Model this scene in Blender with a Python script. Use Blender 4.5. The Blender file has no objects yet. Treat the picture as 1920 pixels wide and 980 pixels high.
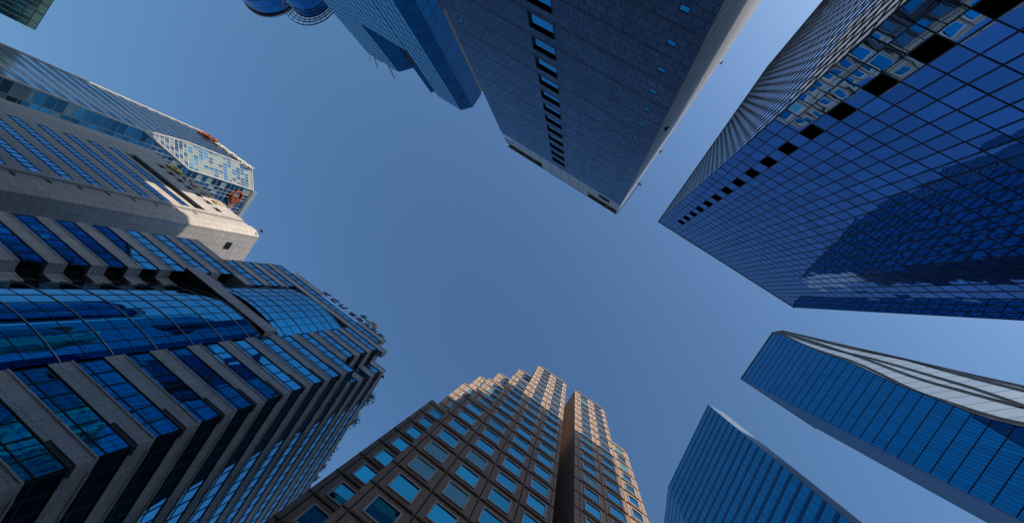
import bpy, math, random
from mathutils import Vector, Matrix
random.seed(7)
SC = bpy.context.scene
COL = SC.collection
R = math.radians

# ------------------------------------------------------------------ camera
CAM_H = 1.6
FPX, VPX, VPY = 760.0, 1079.2, 553.0          # focal length and zenith in photo pixels (1920 x 980)
zc = Vector((VPX - 960.0, VPY - 490.0, FPX)).normalized()
q = zc.rotation_difference(Vector((0, 0, 1)))
RC = q.to_matrix()                              # camera (right, down, forward) -> world
right, down, fwd = RC.col[0], RC.col[1], RC.col[2]
cam_d = bpy.data.cameras.new('camera')
cam_d.sensor_width = 36.0
cam_d.lens = 36.0 * FPX / 1920.0
cam_d.clip_start, cam_d.clip_end = 0.1, 6000.0
cam = bpy.data.objects.new('camera', cam_d)
COL.objects.link(cam)
m3 = Matrix((right, -down, -fwd)).transposed()
cam.matrix_world = Matrix.Translation((0, 0, CAM_H)) @ m3.to_4x4()
SC.camera = cam


def grid(A, s, v, h=0.0):
    c, n = math.cos(R(A)), math.sin(R(A))
    return Vector((c * s - n * v, n * s + c * v, h))


# ------------------------------------------------------------------ distances of the main blocks (m)
DB, DK, DS, DG, DF = 21.5, 24.0, 21.5, 24.5, 27.0
HE, HB, HGT, HGL = 130.0, 112.0, 140.0, 165.0

# ------------------------------------------------------------------ light
sv = grid(35, 1.593 * DK, -DK, 3.885 * DK) - grid(32.5, 1.00 * DB, DB, 3.70 * DB)
sv.normalize()
SUN_EL = math.asin(sv.z)
SUN_AZ = math.atan2(sv.y, sv.x)
sun_d = bpy.data.lights.new('sun', 'SUN')
sun_d.energy = 2.7
sun_d.angle = R(0.5)
sun_d.color = (1.0, 0.81, 0.60)
sun = bpy.data.objects.new('sun', sun_d)
COL.objects.link(sun)
sun.rotation_euler = sv.to_track_quat('Z', 'Y').to_euler()
sun.location = (0, 0, 300)

W = bpy.data.worlds.new('World')
SC.world = W
W.use_nodes = True
nt = W.node_tree
nt.nodes.clear()
sky = nt.nodes.new('ShaderNodeTexSky')
sky.sky_type = 'NISHITA'
sky.sun_disc = False
sky.sun_elevation = SUN_EL
sky.sun_rotation = math.pi / 2 - SUN_AZ
sky.altitude = 50
sky.air_density = 1.55
sky.dust_density = 2.8
sky.ozone_density = 6.3
bg = nt.nodes.new('ShaderNodeBackground')
bg.inputs['Strength'].default_value = 0.15
wo = nt.nodes.new('ShaderNodeOutputWorld')
nt.links.new(sky.outputs[0], bg.inputs['Color'])
nt.links.new(bg.outputs[0], wo.inputs['Surface'])
SC.view_settings.view_transform = 'Standard'
SC.view_settings.look = 'None'
SC.view_settings.exposure = 0.50
SC.view_settings.gamma = 1.0
SC.view_settings.use_curve_mapping = False
SC.cycles.max_bounces = 8
SC.cycles.glossy_bounces = 5
SC.cycles.caustics_reflective = False
SC.cycles.caustics_refractive = False


# ------------------------------------------------------------------ materials
def base_mat(name):
    m = bpy.data.materials.new(name)
    m.use_nodes = True
    n = m.node_tree.nodes
    n.clear()
    out = n.new('ShaderNodeOutputMaterial')
    p = n.new('ShaderNodeBsdfPrincipled')
    m.node_tree.links.new(p.outputs[0], out.inputs['Surface'])
    return m, n, m.node_tree.links, p


def plain(name, col, rough=0.6, metal=0.0, var=0.12, scale=0.6, spec=0.4):
    m, n, l, p = base_mat(name)
    tc = n.new('ShaderNodeTexCoord')
    nz = n.new('ShaderNodeTexNoise')
    nz.inputs['Scale'].default_value = scale
    nz.inputs['Detail'].default_value = 6
    l.new(tc.outputs['Object'], nz.inputs['Vector'])
    mr = n.new('ShaderNodeMapRange')
    mr.inputs['From Min'].default_value, mr.inputs['From Max'].default_value = 0.3, 0.7
    mr.inputs['To Min'].default_value, mr.inputs['To Max'].default_value = 1 - var, 1 + var
    l.new(nz.outputs[0], mr.inputs['Value'])
    mx = n.new('ShaderNodeVectorMath')
    mx.operation = 'SCALE'
    mx.inputs[0].default_value = col
    l.new(mr.outputs[0], mx.inputs['Scale'])
    l.new(mx.outputs[0], p.inputs['Base Color'])
    p.inputs['Roughness'].default_value = rough
    p.inputs['Metallic'].default_value = metal
    p.inputs['Specular IOR Level'].default_value = spec
    return m


def stone(name, col, tw, th, mortar=0.018, joint=0.45, off=0.5, var=0.12, rough=0.75, zoff=0.0, grain=0.15, spec=0.35):
    """Cladding: slabs tw x th metres with thin joints, slab to slab tone change, fine grain."""
    m, n, l, p = base_mat(name)
    tc = n.new('ShaderNodeTexCoord')
    sp = n.new('ShaderNodeSeparateXYZ')
    l.new(tc.outputs['Object'], sp.inputs[0])
    ad = n.new('ShaderNodeMath')
    ad.operation = 'ADD'
    l.new(sp.outputs[0], ad.inputs[0])
    l.new(sp.outputs[1], ad.inputs[1])
    zo = n.new('ShaderNodeMath')
    zo.operation = 'ADD'
    l.new(sp.outputs[2], zo.inputs[0])
    zo.inputs[1].default_value = zoff
    cb = n.new('ShaderNodeCombineXYZ')
    l.new(ad.outputs[0], cb.inputs[0])
    l.new(zo.outputs[0], cb.inputs[1])
    br = n.new('ShaderNodeTexBrick')
    br.offset = off
    br.inputs['Scale'].default_value = 1.0
    br.inputs['Brick Width'].default_value = tw
    br.inputs['Row Height'].default_value = th
    br.inputs['Mortar Size'].default_value = mortar
    br.inputs['Mortar Smooth'].default_value = 0.1
    br.inputs['Color1'].default_value = (*[c * (1 - var) for c in col], 1)
    br.inputs['Color2'].default_value = (*[min(1, c * (1 + var)) for c in col], 1)
    br.inputs['Mortar'].default_value = (*[c * joint for c in col], 1)
    l.new(cb.outputs[0], br.inputs['Vector'])
    nz = n.new('ShaderNodeTexNoise')
    nz.inputs['Scale'].default_value = 7.0
    nz.inputs['Detail'].default_value = 5
    l.new(tc.outputs['Object'], nz.inputs['Vector'])
    nb = n.new('ShaderNodeTexNoise')
    nb.inputs['Scale'].default_value = 0.09
    nb.inputs['Detail'].default_value = 5
    l.new(tc.outputs['Object'], nb.inputs['Vector'])
    mp = n.new('ShaderNodeMapping')
    mp.inputs['Scale'].default_value = (0.9, 0.9, 0.035)
    l.new(tc.outputs['Object'], mp.inputs[0])
    ns = n.new('ShaderNodeTexNoise')
    ns.inputs['Scale'].default_value = 1.0
    ns.inputs['Detail'].default_value = 4
    l.new(mp.outputs[0], ns.inputs['Vector'])
    a1 = n.new('ShaderNodeMath')
    a1.operation = 'ADD'
    l.new(nb.outputs[0], a1.inputs[0])
    l.new(ns.outputs[0], a1.inputs[1])
    a1b = n.new('ShaderNodeMath')
    a1b.operation = 'MULTIPLY'
    a1b.inputs[1].default_value = 0.5
    l.new(a1.outputs[0], a1b.inputs[0])
    a2 = n.new('ShaderNodeMath')
    a2.operation = 'ADD'
    l.new(nz.outputs[0], a2.inputs[0])
    l.new(a1b.outputs[0], a2.inputs[1])
    mr = n.new('ShaderNodeMapRange')
    mr.inputs['From Min'].default_value, mr.inputs['From Max'].default_value = 0.7, 1.3
    mr.inputs['To Min'].default_value, mr.inputs['To Max'].default_value = 1 - grain, 1 + grain
    l.new(a2.outputs[0], mr.inputs['Value'])
    mx = n.new('ShaderNodeVectorMath')
    mx.operation = 'SCALE'
    l.new(br.outputs['Color'], mx.inputs[0])
    l.new(mr.outputs[0], mx.inputs['Scale'])
    l.new(mx.outputs[0], p.inputs['Base Color'])
    p.inputs['Roughness'].default_value = rough
    p.inputs['Specular IOR Level'].default_value = spec
    return m


def glass(name, tint, rough=0.03, bump=0.0, bscale=0.35, var=0.1, alt=None, altp=0.0, inner=0.0):
    """Coated facade glass: a tinted mirror; every pane differs a little; alt = tint of panes with blinds down."""
    m, n, l, p = base_mat(name)
    ge0 = n.new('ShaderNodeNewGeometry')
    oi = n.new('ShaderNodeObjectInfo')
    sm_ = n.new('ShaderNodeMath')
    sm_.operation = 'ADD'
    l.new(ge0.outputs['Random Per Island'], sm_.inputs[0])
    l.new(oi.outputs['Random'], sm_.inputs[1])
    fr_ = n.new('ShaderNodeMath')
    fr_.operation = 'FRACT'
    l.new(sm_.outputs[0], fr_.inputs[0])
    rnd = fr_.outputs[0]
    mr = n.new('ShaderNodeMapRange')
    mr.inputs['To Min'].default_value, mr.inputs['To Max'].default_value = 1 - var, 1 + var
    l.new(rnd, mr.inputs['Value'])
    mx = n.new('ShaderNodeVectorMath')
    mx.operation = 'SCALE'
    mx.inputs[0].default_value = tint
    l.new(mr.outputs[0], mx.inputs['Scale'])
    colout = mx.outputs[0]
    if alt is not None:
        wn = n.new('ShaderNodeTexWhiteNoise')
        wn.noise_dimensions = '1D'
        l.new(rnd, wn.inputs['W'])
        lt = n.new('ShaderNodeMath')
        lt.operation = 'LESS_THAN'
        lt.inputs[1].default_value = altp
        l.new(wn.outputs['Value'], lt.inputs[0])
        mi = n.new('ShaderNodeMix')
        mi.data_type = 'RGBA'
        l.new(lt.outputs[0], mi.inputs['Factor'])
        l.new(mx.outputs[0], mi.inputs['A'])
        mi.inputs['B'].default_value = (*alt, 1)
        colout = mi.outputs['Result']
        mm = n.new('ShaderNodeMapRange')
        mm.inputs['To Min'].default_value, mm.inputs['To Max'].default_value = 1.0, 0.25
        l.new(lt.outputs[0], mm.inputs['Value'])
        l.new(mm.outputs[0], p.inputs['Metallic'])
    else:
        p.inputs['Metallic'].default_value = 1.0 - inner
    l.new(colout, p.inputs['Base Color'])
    p.inputs['Roughness'].default_value = rough
    if bump > 0:
        tc = n.new('ShaderNodeTexCoord')
        nz = n.new('ShaderNodeTexNoise')
        nz.inputs['Scale'].default_value = bscale
        nz.inputs['Detail'].default_value = 1.5
        l.new(tc.outputs['Object'], nz.inputs['Vector'])
        bp = n.new('ShaderNodeBump')
        bp.inputs['Strength'].default_value = 1.0
        bp.inputs['Distance'].default_value = bump
        l.new(nz.outputs[0], bp.inputs['Height'])
        l.new(bp.outputs[0], p.inputs['Normal'])
    return m


M = {}
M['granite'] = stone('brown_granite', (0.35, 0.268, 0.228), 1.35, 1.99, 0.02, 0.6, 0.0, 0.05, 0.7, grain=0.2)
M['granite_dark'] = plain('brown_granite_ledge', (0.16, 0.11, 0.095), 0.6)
M['joint'] = plain('dark_joint', (0.05, 0.04, 0.04), 0.8)
M['frame_grey'] = plain('window_frame_grey', (0.58, 0.60, 0.64), 0.4, 0.1)
M['glass_teal'] = glass('window_glass_teal', (0.025, 0.37, 0.47), 0.02, 0.004, 0.3, 0.22, (0.10, 0.36, 0.42), 0.15)
M['glass_k'] = glass('tower_glass_deep_blue', (0.09, 0.22, 0.47), 0.012, 0.010, 0.42, 0.16)
M['mull_dark'] = plain('black_mullion', (0.018, 0.018, 0.022), 0.45, 0.0)
M['louvre'] = plain('black_louvre', (0.012, 0.011, 0.014), 0.6)
M['slat'] = plain('dark_grey_slat', (0.05, 0.05, 0.055), 0.4)
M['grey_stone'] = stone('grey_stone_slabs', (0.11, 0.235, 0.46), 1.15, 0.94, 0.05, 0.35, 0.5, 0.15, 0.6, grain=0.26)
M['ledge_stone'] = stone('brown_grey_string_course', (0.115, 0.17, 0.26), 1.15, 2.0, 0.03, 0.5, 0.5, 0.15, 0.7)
M['pale_panel'] = stone('pale_metal_panel', (0.55, 0.57, 0.60), 3.0, 1.0, 0.04, 0.35, 0.0, 0.04, 0.35, spec=0.5)
M['pale_side'] = stone('pale_side_panel', (0.56, 0.59, 0.62), 8.0, 1.33, 0.06, 0.15, 0.0, 0.05, 0.4, spec=0.5)
M['sun_stripe'] = plain('sunlit_stripe_gold', (0.45, 0.32, 0.18), 0.4, 0.5)  # gold colour stands for sunlight in the open roof bays
M['dark_reveal'] = plain('dark_bronze_reveal', (0.035, 0.028, 0.028), 0.5)
M['glass_small'] = glass('small_window_glass', (0.02, 0.36, 0.55), 0.03, 0.0, 0.3, 0.1)
M['glass_win'] = glass('recessed_window_glass', (0.02, 0.36, 0.60), 0.03, 0.004, 0.4, 0.1)
M['glass_g'] = glass('strip_window_glass_blue', (0.03, 0.39, 0.64), 0.02, 0.006, 0.4, 0.10)
M['glass_bow'] = glass('bow_glass_blue', (0.025, 0.39, 0.62), 0.015, 0.006, 0.3, 0.05)
M['rib'] = plain('pale_rib', (0.5, 0.5, 0.52), 0.35, 0.6)
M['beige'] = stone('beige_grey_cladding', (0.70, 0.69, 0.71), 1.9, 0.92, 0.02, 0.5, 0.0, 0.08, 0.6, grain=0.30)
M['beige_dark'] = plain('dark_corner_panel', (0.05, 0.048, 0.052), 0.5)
M['rough_wall'] = plain('rough_pale_wall', (0.62, 0.52, 0.42), 0.95, 0.0, 0.6, 0.9)
M['f_stone'] = stone('light_grey_cladding', (0.58, 0.57, 0.565), 1.5, 1.24, 0.03, 0.5, 0.0, 0.07, 0.65, grain=0.22)
M['glass_f'] = glass('strip_glass_bright_blue', (0.015, 0.36, 0.74), 0.03, 0.004, 0.4, 0.10)
M['white_metal'] = plain('white_metal', (0.46, 0.455, 0.45), 0.4, 0.0)
M['glass_e_front'] = glass('silver_glass', (0.26, 0.44, 0.58), 0.12, 0.0, 0.3, 0.12)
M['glass_e_side'] = glass('dark_green_glass', (0.07, 0.22, 0.30), 0.05, 0.0, 0.3, 0.5, (0.30, 0.42, 0.40), 0.16)
M['glass_e_cham'] = glass('pale_green_glass', (0.16, 0.36, 0.46), 0.08, 0.0, 0.3, 0.3, (0.27, 0.36, 0.35), 0.45)
M['spandrel_metal'] = plain('silver_blue_spandrel', (0.30, 0.42, 0.54), 0.2, 0.85)
M['mull_pale'] = plain('pale_grey_mullion', (0.36, 0.40, 0.44), 0.4, 0.3)
M['spandrel'] = plain('pale_spandrel', (0.40, 0.45, 0.50), 0.3, 0.3)
M['glass_gl'] = glass('curtain_glass_blue', (0.012, 0.30, 0.50), 0.03, 0.002, 0.3, 0.08)
M['glass_gt'] = glass('wavy_glass_blue', (0.012, 0.29, 0.54), 0.03, 0.002, 0.3, 0.10)
M['glass_gt_pale'] = glass('wavy_glass_pale', (0.46, 0.54, 0.57), 0.15, 0.0, 0.3, 0.06, inner=0.55)
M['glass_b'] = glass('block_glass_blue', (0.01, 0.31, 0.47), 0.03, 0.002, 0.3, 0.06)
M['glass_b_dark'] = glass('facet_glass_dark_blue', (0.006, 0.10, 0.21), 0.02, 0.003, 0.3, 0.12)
M['glass_round'] = glass('round_tower_glass', (0.03, 0.16, 0.34), 0.06, 0.0, 0.3, 0.2)
M['glass_d'] = glass('finned_tower_glass', (0.12, 0.24, 0.31), 0.08, 0.0, 0.3, 0.4)
M['side_blue'] = plain('matt_blue_side_panel', (0.006, 0.12, 0.36), 0.45)
M['side_grey'] = plain('grey_blue_side_panel', (0.12, 0.20, 0.32), 0.45)
M['mull_soft'] = plain('dark_blue_mullion', (0.035, 0.05, 0.075), 0.4)
M['roof'] = plain('roof_gravel', (0.22, 0.21, 0.20), 0.9)
M['steel'] = plain('painted_steel', (0.30, 0.31, 0.33), 0.4, 0.4)
M['orange'] = plain('orange_sign', (0.48, 0.10, 0.025), 0.4, 0, 0.03)
M['yellow'] = plain('yellow_sign', (0.85, 0.62, 0.02), 0.4, 0, 0.03)
M['white_sign'] = plain('white_sign', (0.80, 0.78, 0.74), 0.4, 0, 0.03)
M['cream_sign'] = plain('cream_sign', (0.66, 0.58, 0.46), 0.5, 0, 0.05)
M['purple'] = plain('dark_violet_sign', (0.10, 0.07, 0.20), 0.4, 0, 0.03)
M['teal_sign'] = plain('teal_sign', (0.05, 0.50, 0.60), 0.4, 0, 0.03)
M['navy_sign'] = plain('navy_sign', (0.03, 0.07, 0.25), 0.4, 0, 0.03)
M['lime_sign'] = plain('lime_sign', (0.60, 0.72, 0.20), 0.4, 0, 0.03)
M['leaf'] = plain('shrub_leaf', (0.06, 0.075, 0.035), 0.7, 0, 0.4, 3)
M['bark'] = plain('shrub_bark', (0.08, 0.06, 0.045), 0.9)
M['asphalt'] = plain('asphalt', (0.05, 0.05, 0.052), 0.9)
M['paving'] = stone('paving_slabs', (0.22, 0.21, 0.20), 0.6, 0.6, 0.01, 0.6, 0.5, 0.08, 0.85)
M['paint'] = plain('road_paint', (0.75, 0.75, 0.72), 0.7)


# ------------------------------------------------------------------ mesh helpers (z is given above the camera, CAM_H is added on build)
class Wall:
    """Vertical plane from p0 to p1 (counter-clockwise outline); a along it, d outwards."""
    def __init__(s, p0, p1):
        s.p0 = Vector(p0)
        t = Vector(p1) - s.p0
        s.L = t.length
        s.t = t / s.L
        s.n = Vector((s.t.y, -s.t.x))

    def pt(s, a, d, z):
        p = s.p0 + s.t * a + s.n * d
        return (p.x, p.y, z)


class MB:
    def __init__(s):
        s.v, s.f, s.m, s.sm = [], [], [], []

    def face(s, pts, mat=0, smooth=False):
        i = len(s.v)
        s.v += [tuple(p) for p in pts]
        s.f.append(tuple(range(i, i + len(pts))))
        s.m.append(mat)
        s.sm.append(smooth)

    def hexa(s, b, t, mat=0):
        """b, t: bottom and top rings of equal length, counter-clockwise from above."""
        i, k = len(s.v), len(b)
        s.v += [tuple(p) for p in b] + [tuple(p) for p in t]
        s.f.append(tuple(i + j for j in reversed(range(k))))
        s.f.append(tuple(i + k + j for j in range(k)))
        for j in range(k):
            s.f.append((i + j, i + (j + 1) % k, i + k + (j + 1) % k, i + k + j))
        s.m += [mat] * (k + 2)
        s.sm += [False] * (k + 2)

    def prism(s, poly, z0, z1, mat=0):
        s.hexa([(p[0], p[1], z0) for p in poly], [(p[0], p[1], z1) for p in poly], mat)

    def box(s, x0, x1, y0, y1, z0, z1, mat=0):
        s.prism([(x0, y0), (x1, y0), (x1, y1), (x0, y1)], z0, z1, mat)

    def wbox(s, w, a0, a1, d0, d1, z0, z1, mat=0):
        s.prism([w.pt(a0, d1, 0)[:2], w.pt(a1, d1, 0)[:2], w.pt(a1, d0, 0)[:2], w.pt(a0, d0, 0)[:2]], z0, z1, mat)

    def pane(s, w, a0, a1, z0, z1, d=0.0, tilt=0.0, pillow=0.0, mat=0):
        tx, tz = random.gauss(0, tilt), random.gauss(0, tilt)
        ac, zc_ = (a0 + a1) / 2, (z0 + z1) / 2
        if pillow == 0:
            s.face([w.pt(a, d + tx * (a - ac) + tz * (z - zc_), z) for a, z in ((a0, z0), (a1, z0), (a1, z1), (a0, z1))], mat)
            return
        i = len(s.v)
        pl = pillow * random.uniform(0.3, 1.5) * random.choice((1, 1, -1))
        for jz in range(3):
            for ja in range(3):
                a, z = a0 + (a1 - a0) * ja / 2, z0 + (z1 - z0) * jz / 2
                b = pl * (1 - (ja - 1) ** 2 * 0.5 - (jz - 1) ** 2 * 0.5)
                s.v.append(w.pt(a, d + tx * (a - ac) + tz * (z - zc_) + b, z))
        for jz in range(2):
            for ja in range(2):
                k = i + jz * 3 + ja
                s.f.append((k, k + 1, k + 4, k + 3))
                s.m.append(mat)
                s.sm.append(True)

    def rod(s, p0, p1, r, n=8, mat=0, r1=None):
        p0, p1 = Vector(p0), Vector(p1)
        ax = (p1 - p0).normalized()
        x = ax.orthogonal().normalized()
        y = ax.cross(x)
        r1 = r if r1 is None else r1
        b = [p0 + (x * math.cos(2 * math.pi * k / n) + y * math.sin(2 * math.pi * k / n)) * r for k in range(n)]
        t = [p1 + (x * math.cos(2 * math.pi * k / n) + y * math.sin(2 * math.pi * k / n)) * r1 for k in range(n)]
        s.hexa(b, t, mat)

    def mesh(s, name, mats, org=(0, 0, 0), lift=CAM_H):
        me = bpy.data.meshes.new(name)
        me.from_pydata([(x - org[0], y - org[1], z + lift - org[2]) for x, y, z in s.v], [], s.f)
        for mt in mats:
            me.materials.append(mt)
        me.polygons.foreach_set('material_index', s.m)
        me.polygons.foreach_set('use_smooth', s.sm)
        me.update()
        return me


def tag(o, label=None, cat=None, group=None, kind=None):
    if label: o['label'] = label
    if cat: o['category'] = cat
    if group: o['group'] = group
    if kind: o['kind'] = kind
    return o


class Thing:
    """Empty at the thing's base; parts are built in the street frame turned by A degrees."""
    def __init__(s, name, label, cat, A, s0, v0, group=None, z0=0.0):
        s.org = (s0, v0, z0)
        o = bpy.data.objects.new(name, None)
        o.empty_display_size = 2
        COL.objects.link(o)
        o.location = grid(A, s0, v0, z0)
        o.rotation_euler = (0, 0, R(A))
        tag(o, label, cat, group)
        s.root = o
        s.A = A

    def part(s, name, mb, mats, parent=None, kind=None, label=None):
        if not isinstance(mats, (list, tuple)):
            mats = [mats]
        o = bpy.data.objects.new(name, mb.mesh(name, mats, s.org))
        COL.objects.link(o)
        o.parent = parent or s.root
        tag(o, label, None, None, kind)
        return o


def lin(a, b, step):
    n = max(1, round((b - a) / step))
    return [a + (b - a) * i / n for i in range(n + 1)]


def curtain(B, w, z0, z1, cols, rows, gm, mm, mv=0.06, mh=0.05, dv=0.08, dh=0.05, tilt=0.0, pillow=0.0, skip=(), gname='glass_wall', a0=0.0, a1=None, parent=None):
    """Glass skin of separate panes with a grid of mullions in front of it."""
    a1 = w.L if a1 is None else a1
    g, f = MB(), MB()
    for i in range(len(cols) - 1):
        for j in range(len(rows) - 1):
            if (i, j) not in skip:
                g.pane(w, cols[i], cols[i + 1], rows[j], rows[j + 1], 0.0, tilt, pillow)
    for a in cols:
        f.wbox(w, max(a - mv / 2, a0), min(a + mv / 2, a1), -0.12, dv, z0, z1)
    for z in rows:
        f.wbox(w, a0, a1, -0.11, dh, z - mh / 2, z + mh / 2)
    go = B.part(gname, g, gm, parent)
    fo = B.part('mullion_grid', f, mm, parent)
    return go, fo


def proj(p):
    d = RC.transposed() @ (Vector(p) - Vector((0, 0, CAM_H)))
    if d.z <= 0.01:
        return None
    return 960 + FPX * d.x / d.z, 490 + FPX * d.y / d.z


def roofcap(poly, z, th=0.3):
    mb = MB()
    mb.prism(poly, z, z + th)
    return mb


# ------------------------------------------------------------------ ground
def ground():
    mb = MB()
    mb.face([(-3000, -3000, 0), (3000, -3000, 0), (3000, 3000, 0), (-3000, 3000, 0)])
    o = bpy.data.objects.new('ground', mb.mesh('ground', [M['paving']], lift=0))
    COL.objects.link(o)
    tag(o, kind='structure')
    rd = MB()
    rd.face([tuple(grid(34, *p)) for p in ((-400, -9), (400, -9), (400, 9), (-400, 9))])
    o = bpy.data.objects.new('road', rd.mesh('road', [M['asphalt']], lift=0.004))
    COL.objects.link(o)
    tag(o, kind='structure')
    pv = MB()
    for y0, y1 in ((-21.0, -9.0), (9.0, 21.0)):
        pv.prism([tuple(grid(34, *p))[:2] for p in ((-400, y0), (400, y0), (400, y1), (-400, y1))], 0, 0.13)
    o = bpy.data.objects.new('pavement', pv.mesh('pavement', [M['paving']], lift=0))
    COL.objects.link(o)
    tag(o, kind='structure')
    ln = MB()
    for k in range(-30, 31):
        ln.face([tuple(grid(34, *p)) for p in ((k * 8, -0.08), (k * 8 + 4, -0.08), (k * 8 + 4, 0.08), (k * 8, 0.08))])
    o = bpy.data.objects.new('road_marking', ln.mesh('road_marking', [M['paint']], lift=0.008))
    COL.objects.link(o)
    tag(o, kind='structure')


ground()
ZG = -CAM_H                                      # ground level in heights above the camera


# ------------------------------------------------------------------ brown granite tower with stepped corner (bottom)
def brown_tower():
    D = DB
    B = Thing('granite_tower', 'brown granite tower of square windows with stepped corner tops catching warm sunlight', 'tower', 32.5, 0.35 * D, 1.6 * D)
    N0, FL = 2.040 * D, 0.185 * D
    L1, L2, L3 = (N0 + (k * 0.185 + 0.05) * D for k in (4, 11, 17))
    wall = MB()
    wins = []
    WW, WH = 0.113 * D, 0.118 * D

    def plane(v, z0, z1, pillars, bays):
        T = 0.45
        y0, y1 = v * D, v * D + T
        nodes = [N0 + k * FL for k in range(-12, 19)]
        zs = [z0] + [n for n in nodes if z0 + 0.3 < n < z1 - 0.3] + [z1]
        for (a, b) in pillars:
            for i in range(len(zs) - 1):
                wall.box(a * D + 0.02, b * D - 0.05, y0, y1, zs[i] + 0.07, zs[i + 1] - 0.07)
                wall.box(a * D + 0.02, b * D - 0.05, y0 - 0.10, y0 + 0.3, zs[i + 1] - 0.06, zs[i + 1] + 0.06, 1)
        for (a, b, cut, ww) in bays:
            xl, xr = a * D + 0.06, b * D - 0.06
            for i in range(len(zs) - 1):
                zb, zt = zs[i] + 0.07, zs[i + 1] - 0.07
                full = abs((zs[i + 1] - zs[i]) - FL) < 0.2
                wx0 = a * D + 0.033 * D
                wx1 = wx0 + ww * D
                wz0, wz1 = zs[i + 1] - 0.035 * D - WH, zs[i + 1] - 0.035 * D
                if full and wx1 < cut * D + 0.5:
                    wall.box(xl, wx0, y0, y1, zb, zt)
                    if xr > wx1: wall.box(wx1, xr, y0, y1, zb, zt)
                    wall.box(wx0, wx1, y0, y1, zb, wz0)
                    wall.box(wx0, wx1, y0, y1, wz1, zt)
                    wins.append(((wx0 + wx1) / 2, y0, (wz0 + wz1) / 2, ww / 0.113))
                else:
                    wall.box(xl, min(xr, cut * D), y0, y1, zb, zt)
                if i < len(zs) - 2:
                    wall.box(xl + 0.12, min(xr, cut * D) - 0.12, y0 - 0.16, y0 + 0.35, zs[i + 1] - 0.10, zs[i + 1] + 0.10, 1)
            # coping
        aa, bb = min([p[0] for p in pillars] + [p[0] for p in bays]), max([p[1] for p in pillars] + [min(p[1], p[2]) for p in bays])
        wall.box(aa * D + 0.02, bb * D - 0.02, y0 - 0.03, y1 + 0.1, z1 - 0.06, z1 + 0.25)

    W0 = 0.113
    full = [(-0.246, -0.0615, 9, W0), (-0.0615, 0.123, 9, W0), (0.123, 0.306, 9, W0), (0.306, 0.478, 9, W0)]
    q5 = 0.05 * D
    plane(1.0, ZG, L1, [(-0.274, -0.246)], full[:1])
    plane(1.0, ZG, L2, [], full[1:2])
    plane(1.0, L1 + 0.26, L2, [(-0.092, -0.0615)], [])
    plane(1.0, ZG, L3, [(0.478, 0.497)], full[2:])
    plane(1.0, L2 + 0.26, L3, [(0.081, 0.123)], [])
    plane(1.18, ZG, L1, [(-0.457, -0.43)], [(-0.43, -0.246, -0.274, W0)])
    plane(1.18, L1 - q5, L2, [(-0.282, -0.246)], [(-0.246, -0.0615, -0.092, W0)])
    plane(1.18, L2 - q5, L3, [(-0.097, -0.0615)], [(-0.0615, 0.123, 0.081, W0)])
    plane(1.365, L1 - q5, L2, [(-0.47, -0.43)], [(-0.43, -0.246, -0.282, W0)])
    plane(1.365, L2 - q5, L3, [(-0.287, -0.246)], [(-0.246, -0.0615, -0.097, W0)])
    plane(1.545, L2 - q5, L3, [(-0.473, -0.43)], [(-0.43, -0.246, -0.287, W0)])
    plane(1.0, ZG, L3, [(0.619, 0.655)], [(0.655, 0.84, 9, W0), (0.84, 1.022, 9, W0)])
    plane(1.0, ZG, L2, [(1.165, 1.196)], [(1.022, 1.165, 9, 0.088)])
    plane(1.0, L2 + 0.26, L3, [(1.022, 1.036)], [])
    # core behind the panels
    core = MB()
    e = 0.30
    VB = 2.3 * D

    def cb(s0, s1, v0, v1, h):
        core.box(s0 * D, s1 * D, v0 * D + e, v1, ZG, h - 0.05)
    cb(-0.272, -0.091, 1.0, 1.18 * D + e - 0.01, L1)
    cb(-0.455, -0.273, 1.18, 1.365 * D + e - 0.01, L1)
    cb(-0.090, 0.082, 1.0, 1.18 * D + e - 0.01, L2)
    cb(-0.280, -0.096, 1.18, 1.365 * D + e - 0.01, L2)
    cb(-0.468, -0.284, 1.365, 1.545 * D + e - 0.01, L2)
    cb(-0.095, 0.082, 1.18, VB, L3)
    cb(-0.285, -0.096, 1.365, VB, L3)
    cb(-0.471, -0.286, 1.545, VB, L3)
    cb(0.083, 0.495, 1.0, VB - 0.3, L3)
    cb(0.621, 1.034, 1.0, VB - 0.3, L3)
    cb(1.035, 1.194, 1.0, VB - 0.4, L2)
    # side returns: plain granite courses with dark joints
    side = MB()
    for (s_, v0, v1, z0, z1, dr) in ((0.619, 1.0, 1.40, ZG, L3, -1), (0.497, 1.0, 1.40, ZG, L3, 1), (0.081, 1.0, 1.18, L2, L3, -1),
                                     (-0.097, 1.18, 1.365, L2, L3, -1), (-0.287, 1.365, 1.545, L2, L3, -1), (-0.282, 1.18, 1.365, L1, L2, -1), (-0.092, 1.0, 1.18, L1, L2, -1)):
        z = N0 - 12 * FL
        while z < z1:
            a, b = max(z, z0) + 0.06, min(z + FL, z1) - 0.06
            if b - a > 0.3:
                x = s_ * D
                side.box(min(x, x - dr * 0.2), max(x, x - dr * 0.2), v0 * D + 0.46, v1 * D + 0.2, a, b)
            z += FL
    B.part('wall', wall, [M['granite'], M['granite_dark']])
    B.part('core_wall', core, M['joint'])
    B.part('side_wall', side, M['granite'])
    # recess between the two shafts
    rw = MB()
    rw.box(0.499 * D, 0.617 * D, 1.40 * D, 1.45 * D, ZG, 4.93 * D)
    B.part('recess_wall', rw, M['granite'])
    pc = MB()
    pc.box(0.496 * D, 0.622 * D, 1.46 * D, 1.9 * D, 4.9 * D, 5.06 * D)
    pc.box(0.48 * D, 0.65 * D, 1.42 * D, 1.46 * D, 5.09 * D, 5.13 * D)
    pc.box(0.48 * D, 0.65 * D, 1.42 * D, 1.46 * D, 5.17 * D, 5.21 * D)
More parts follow.
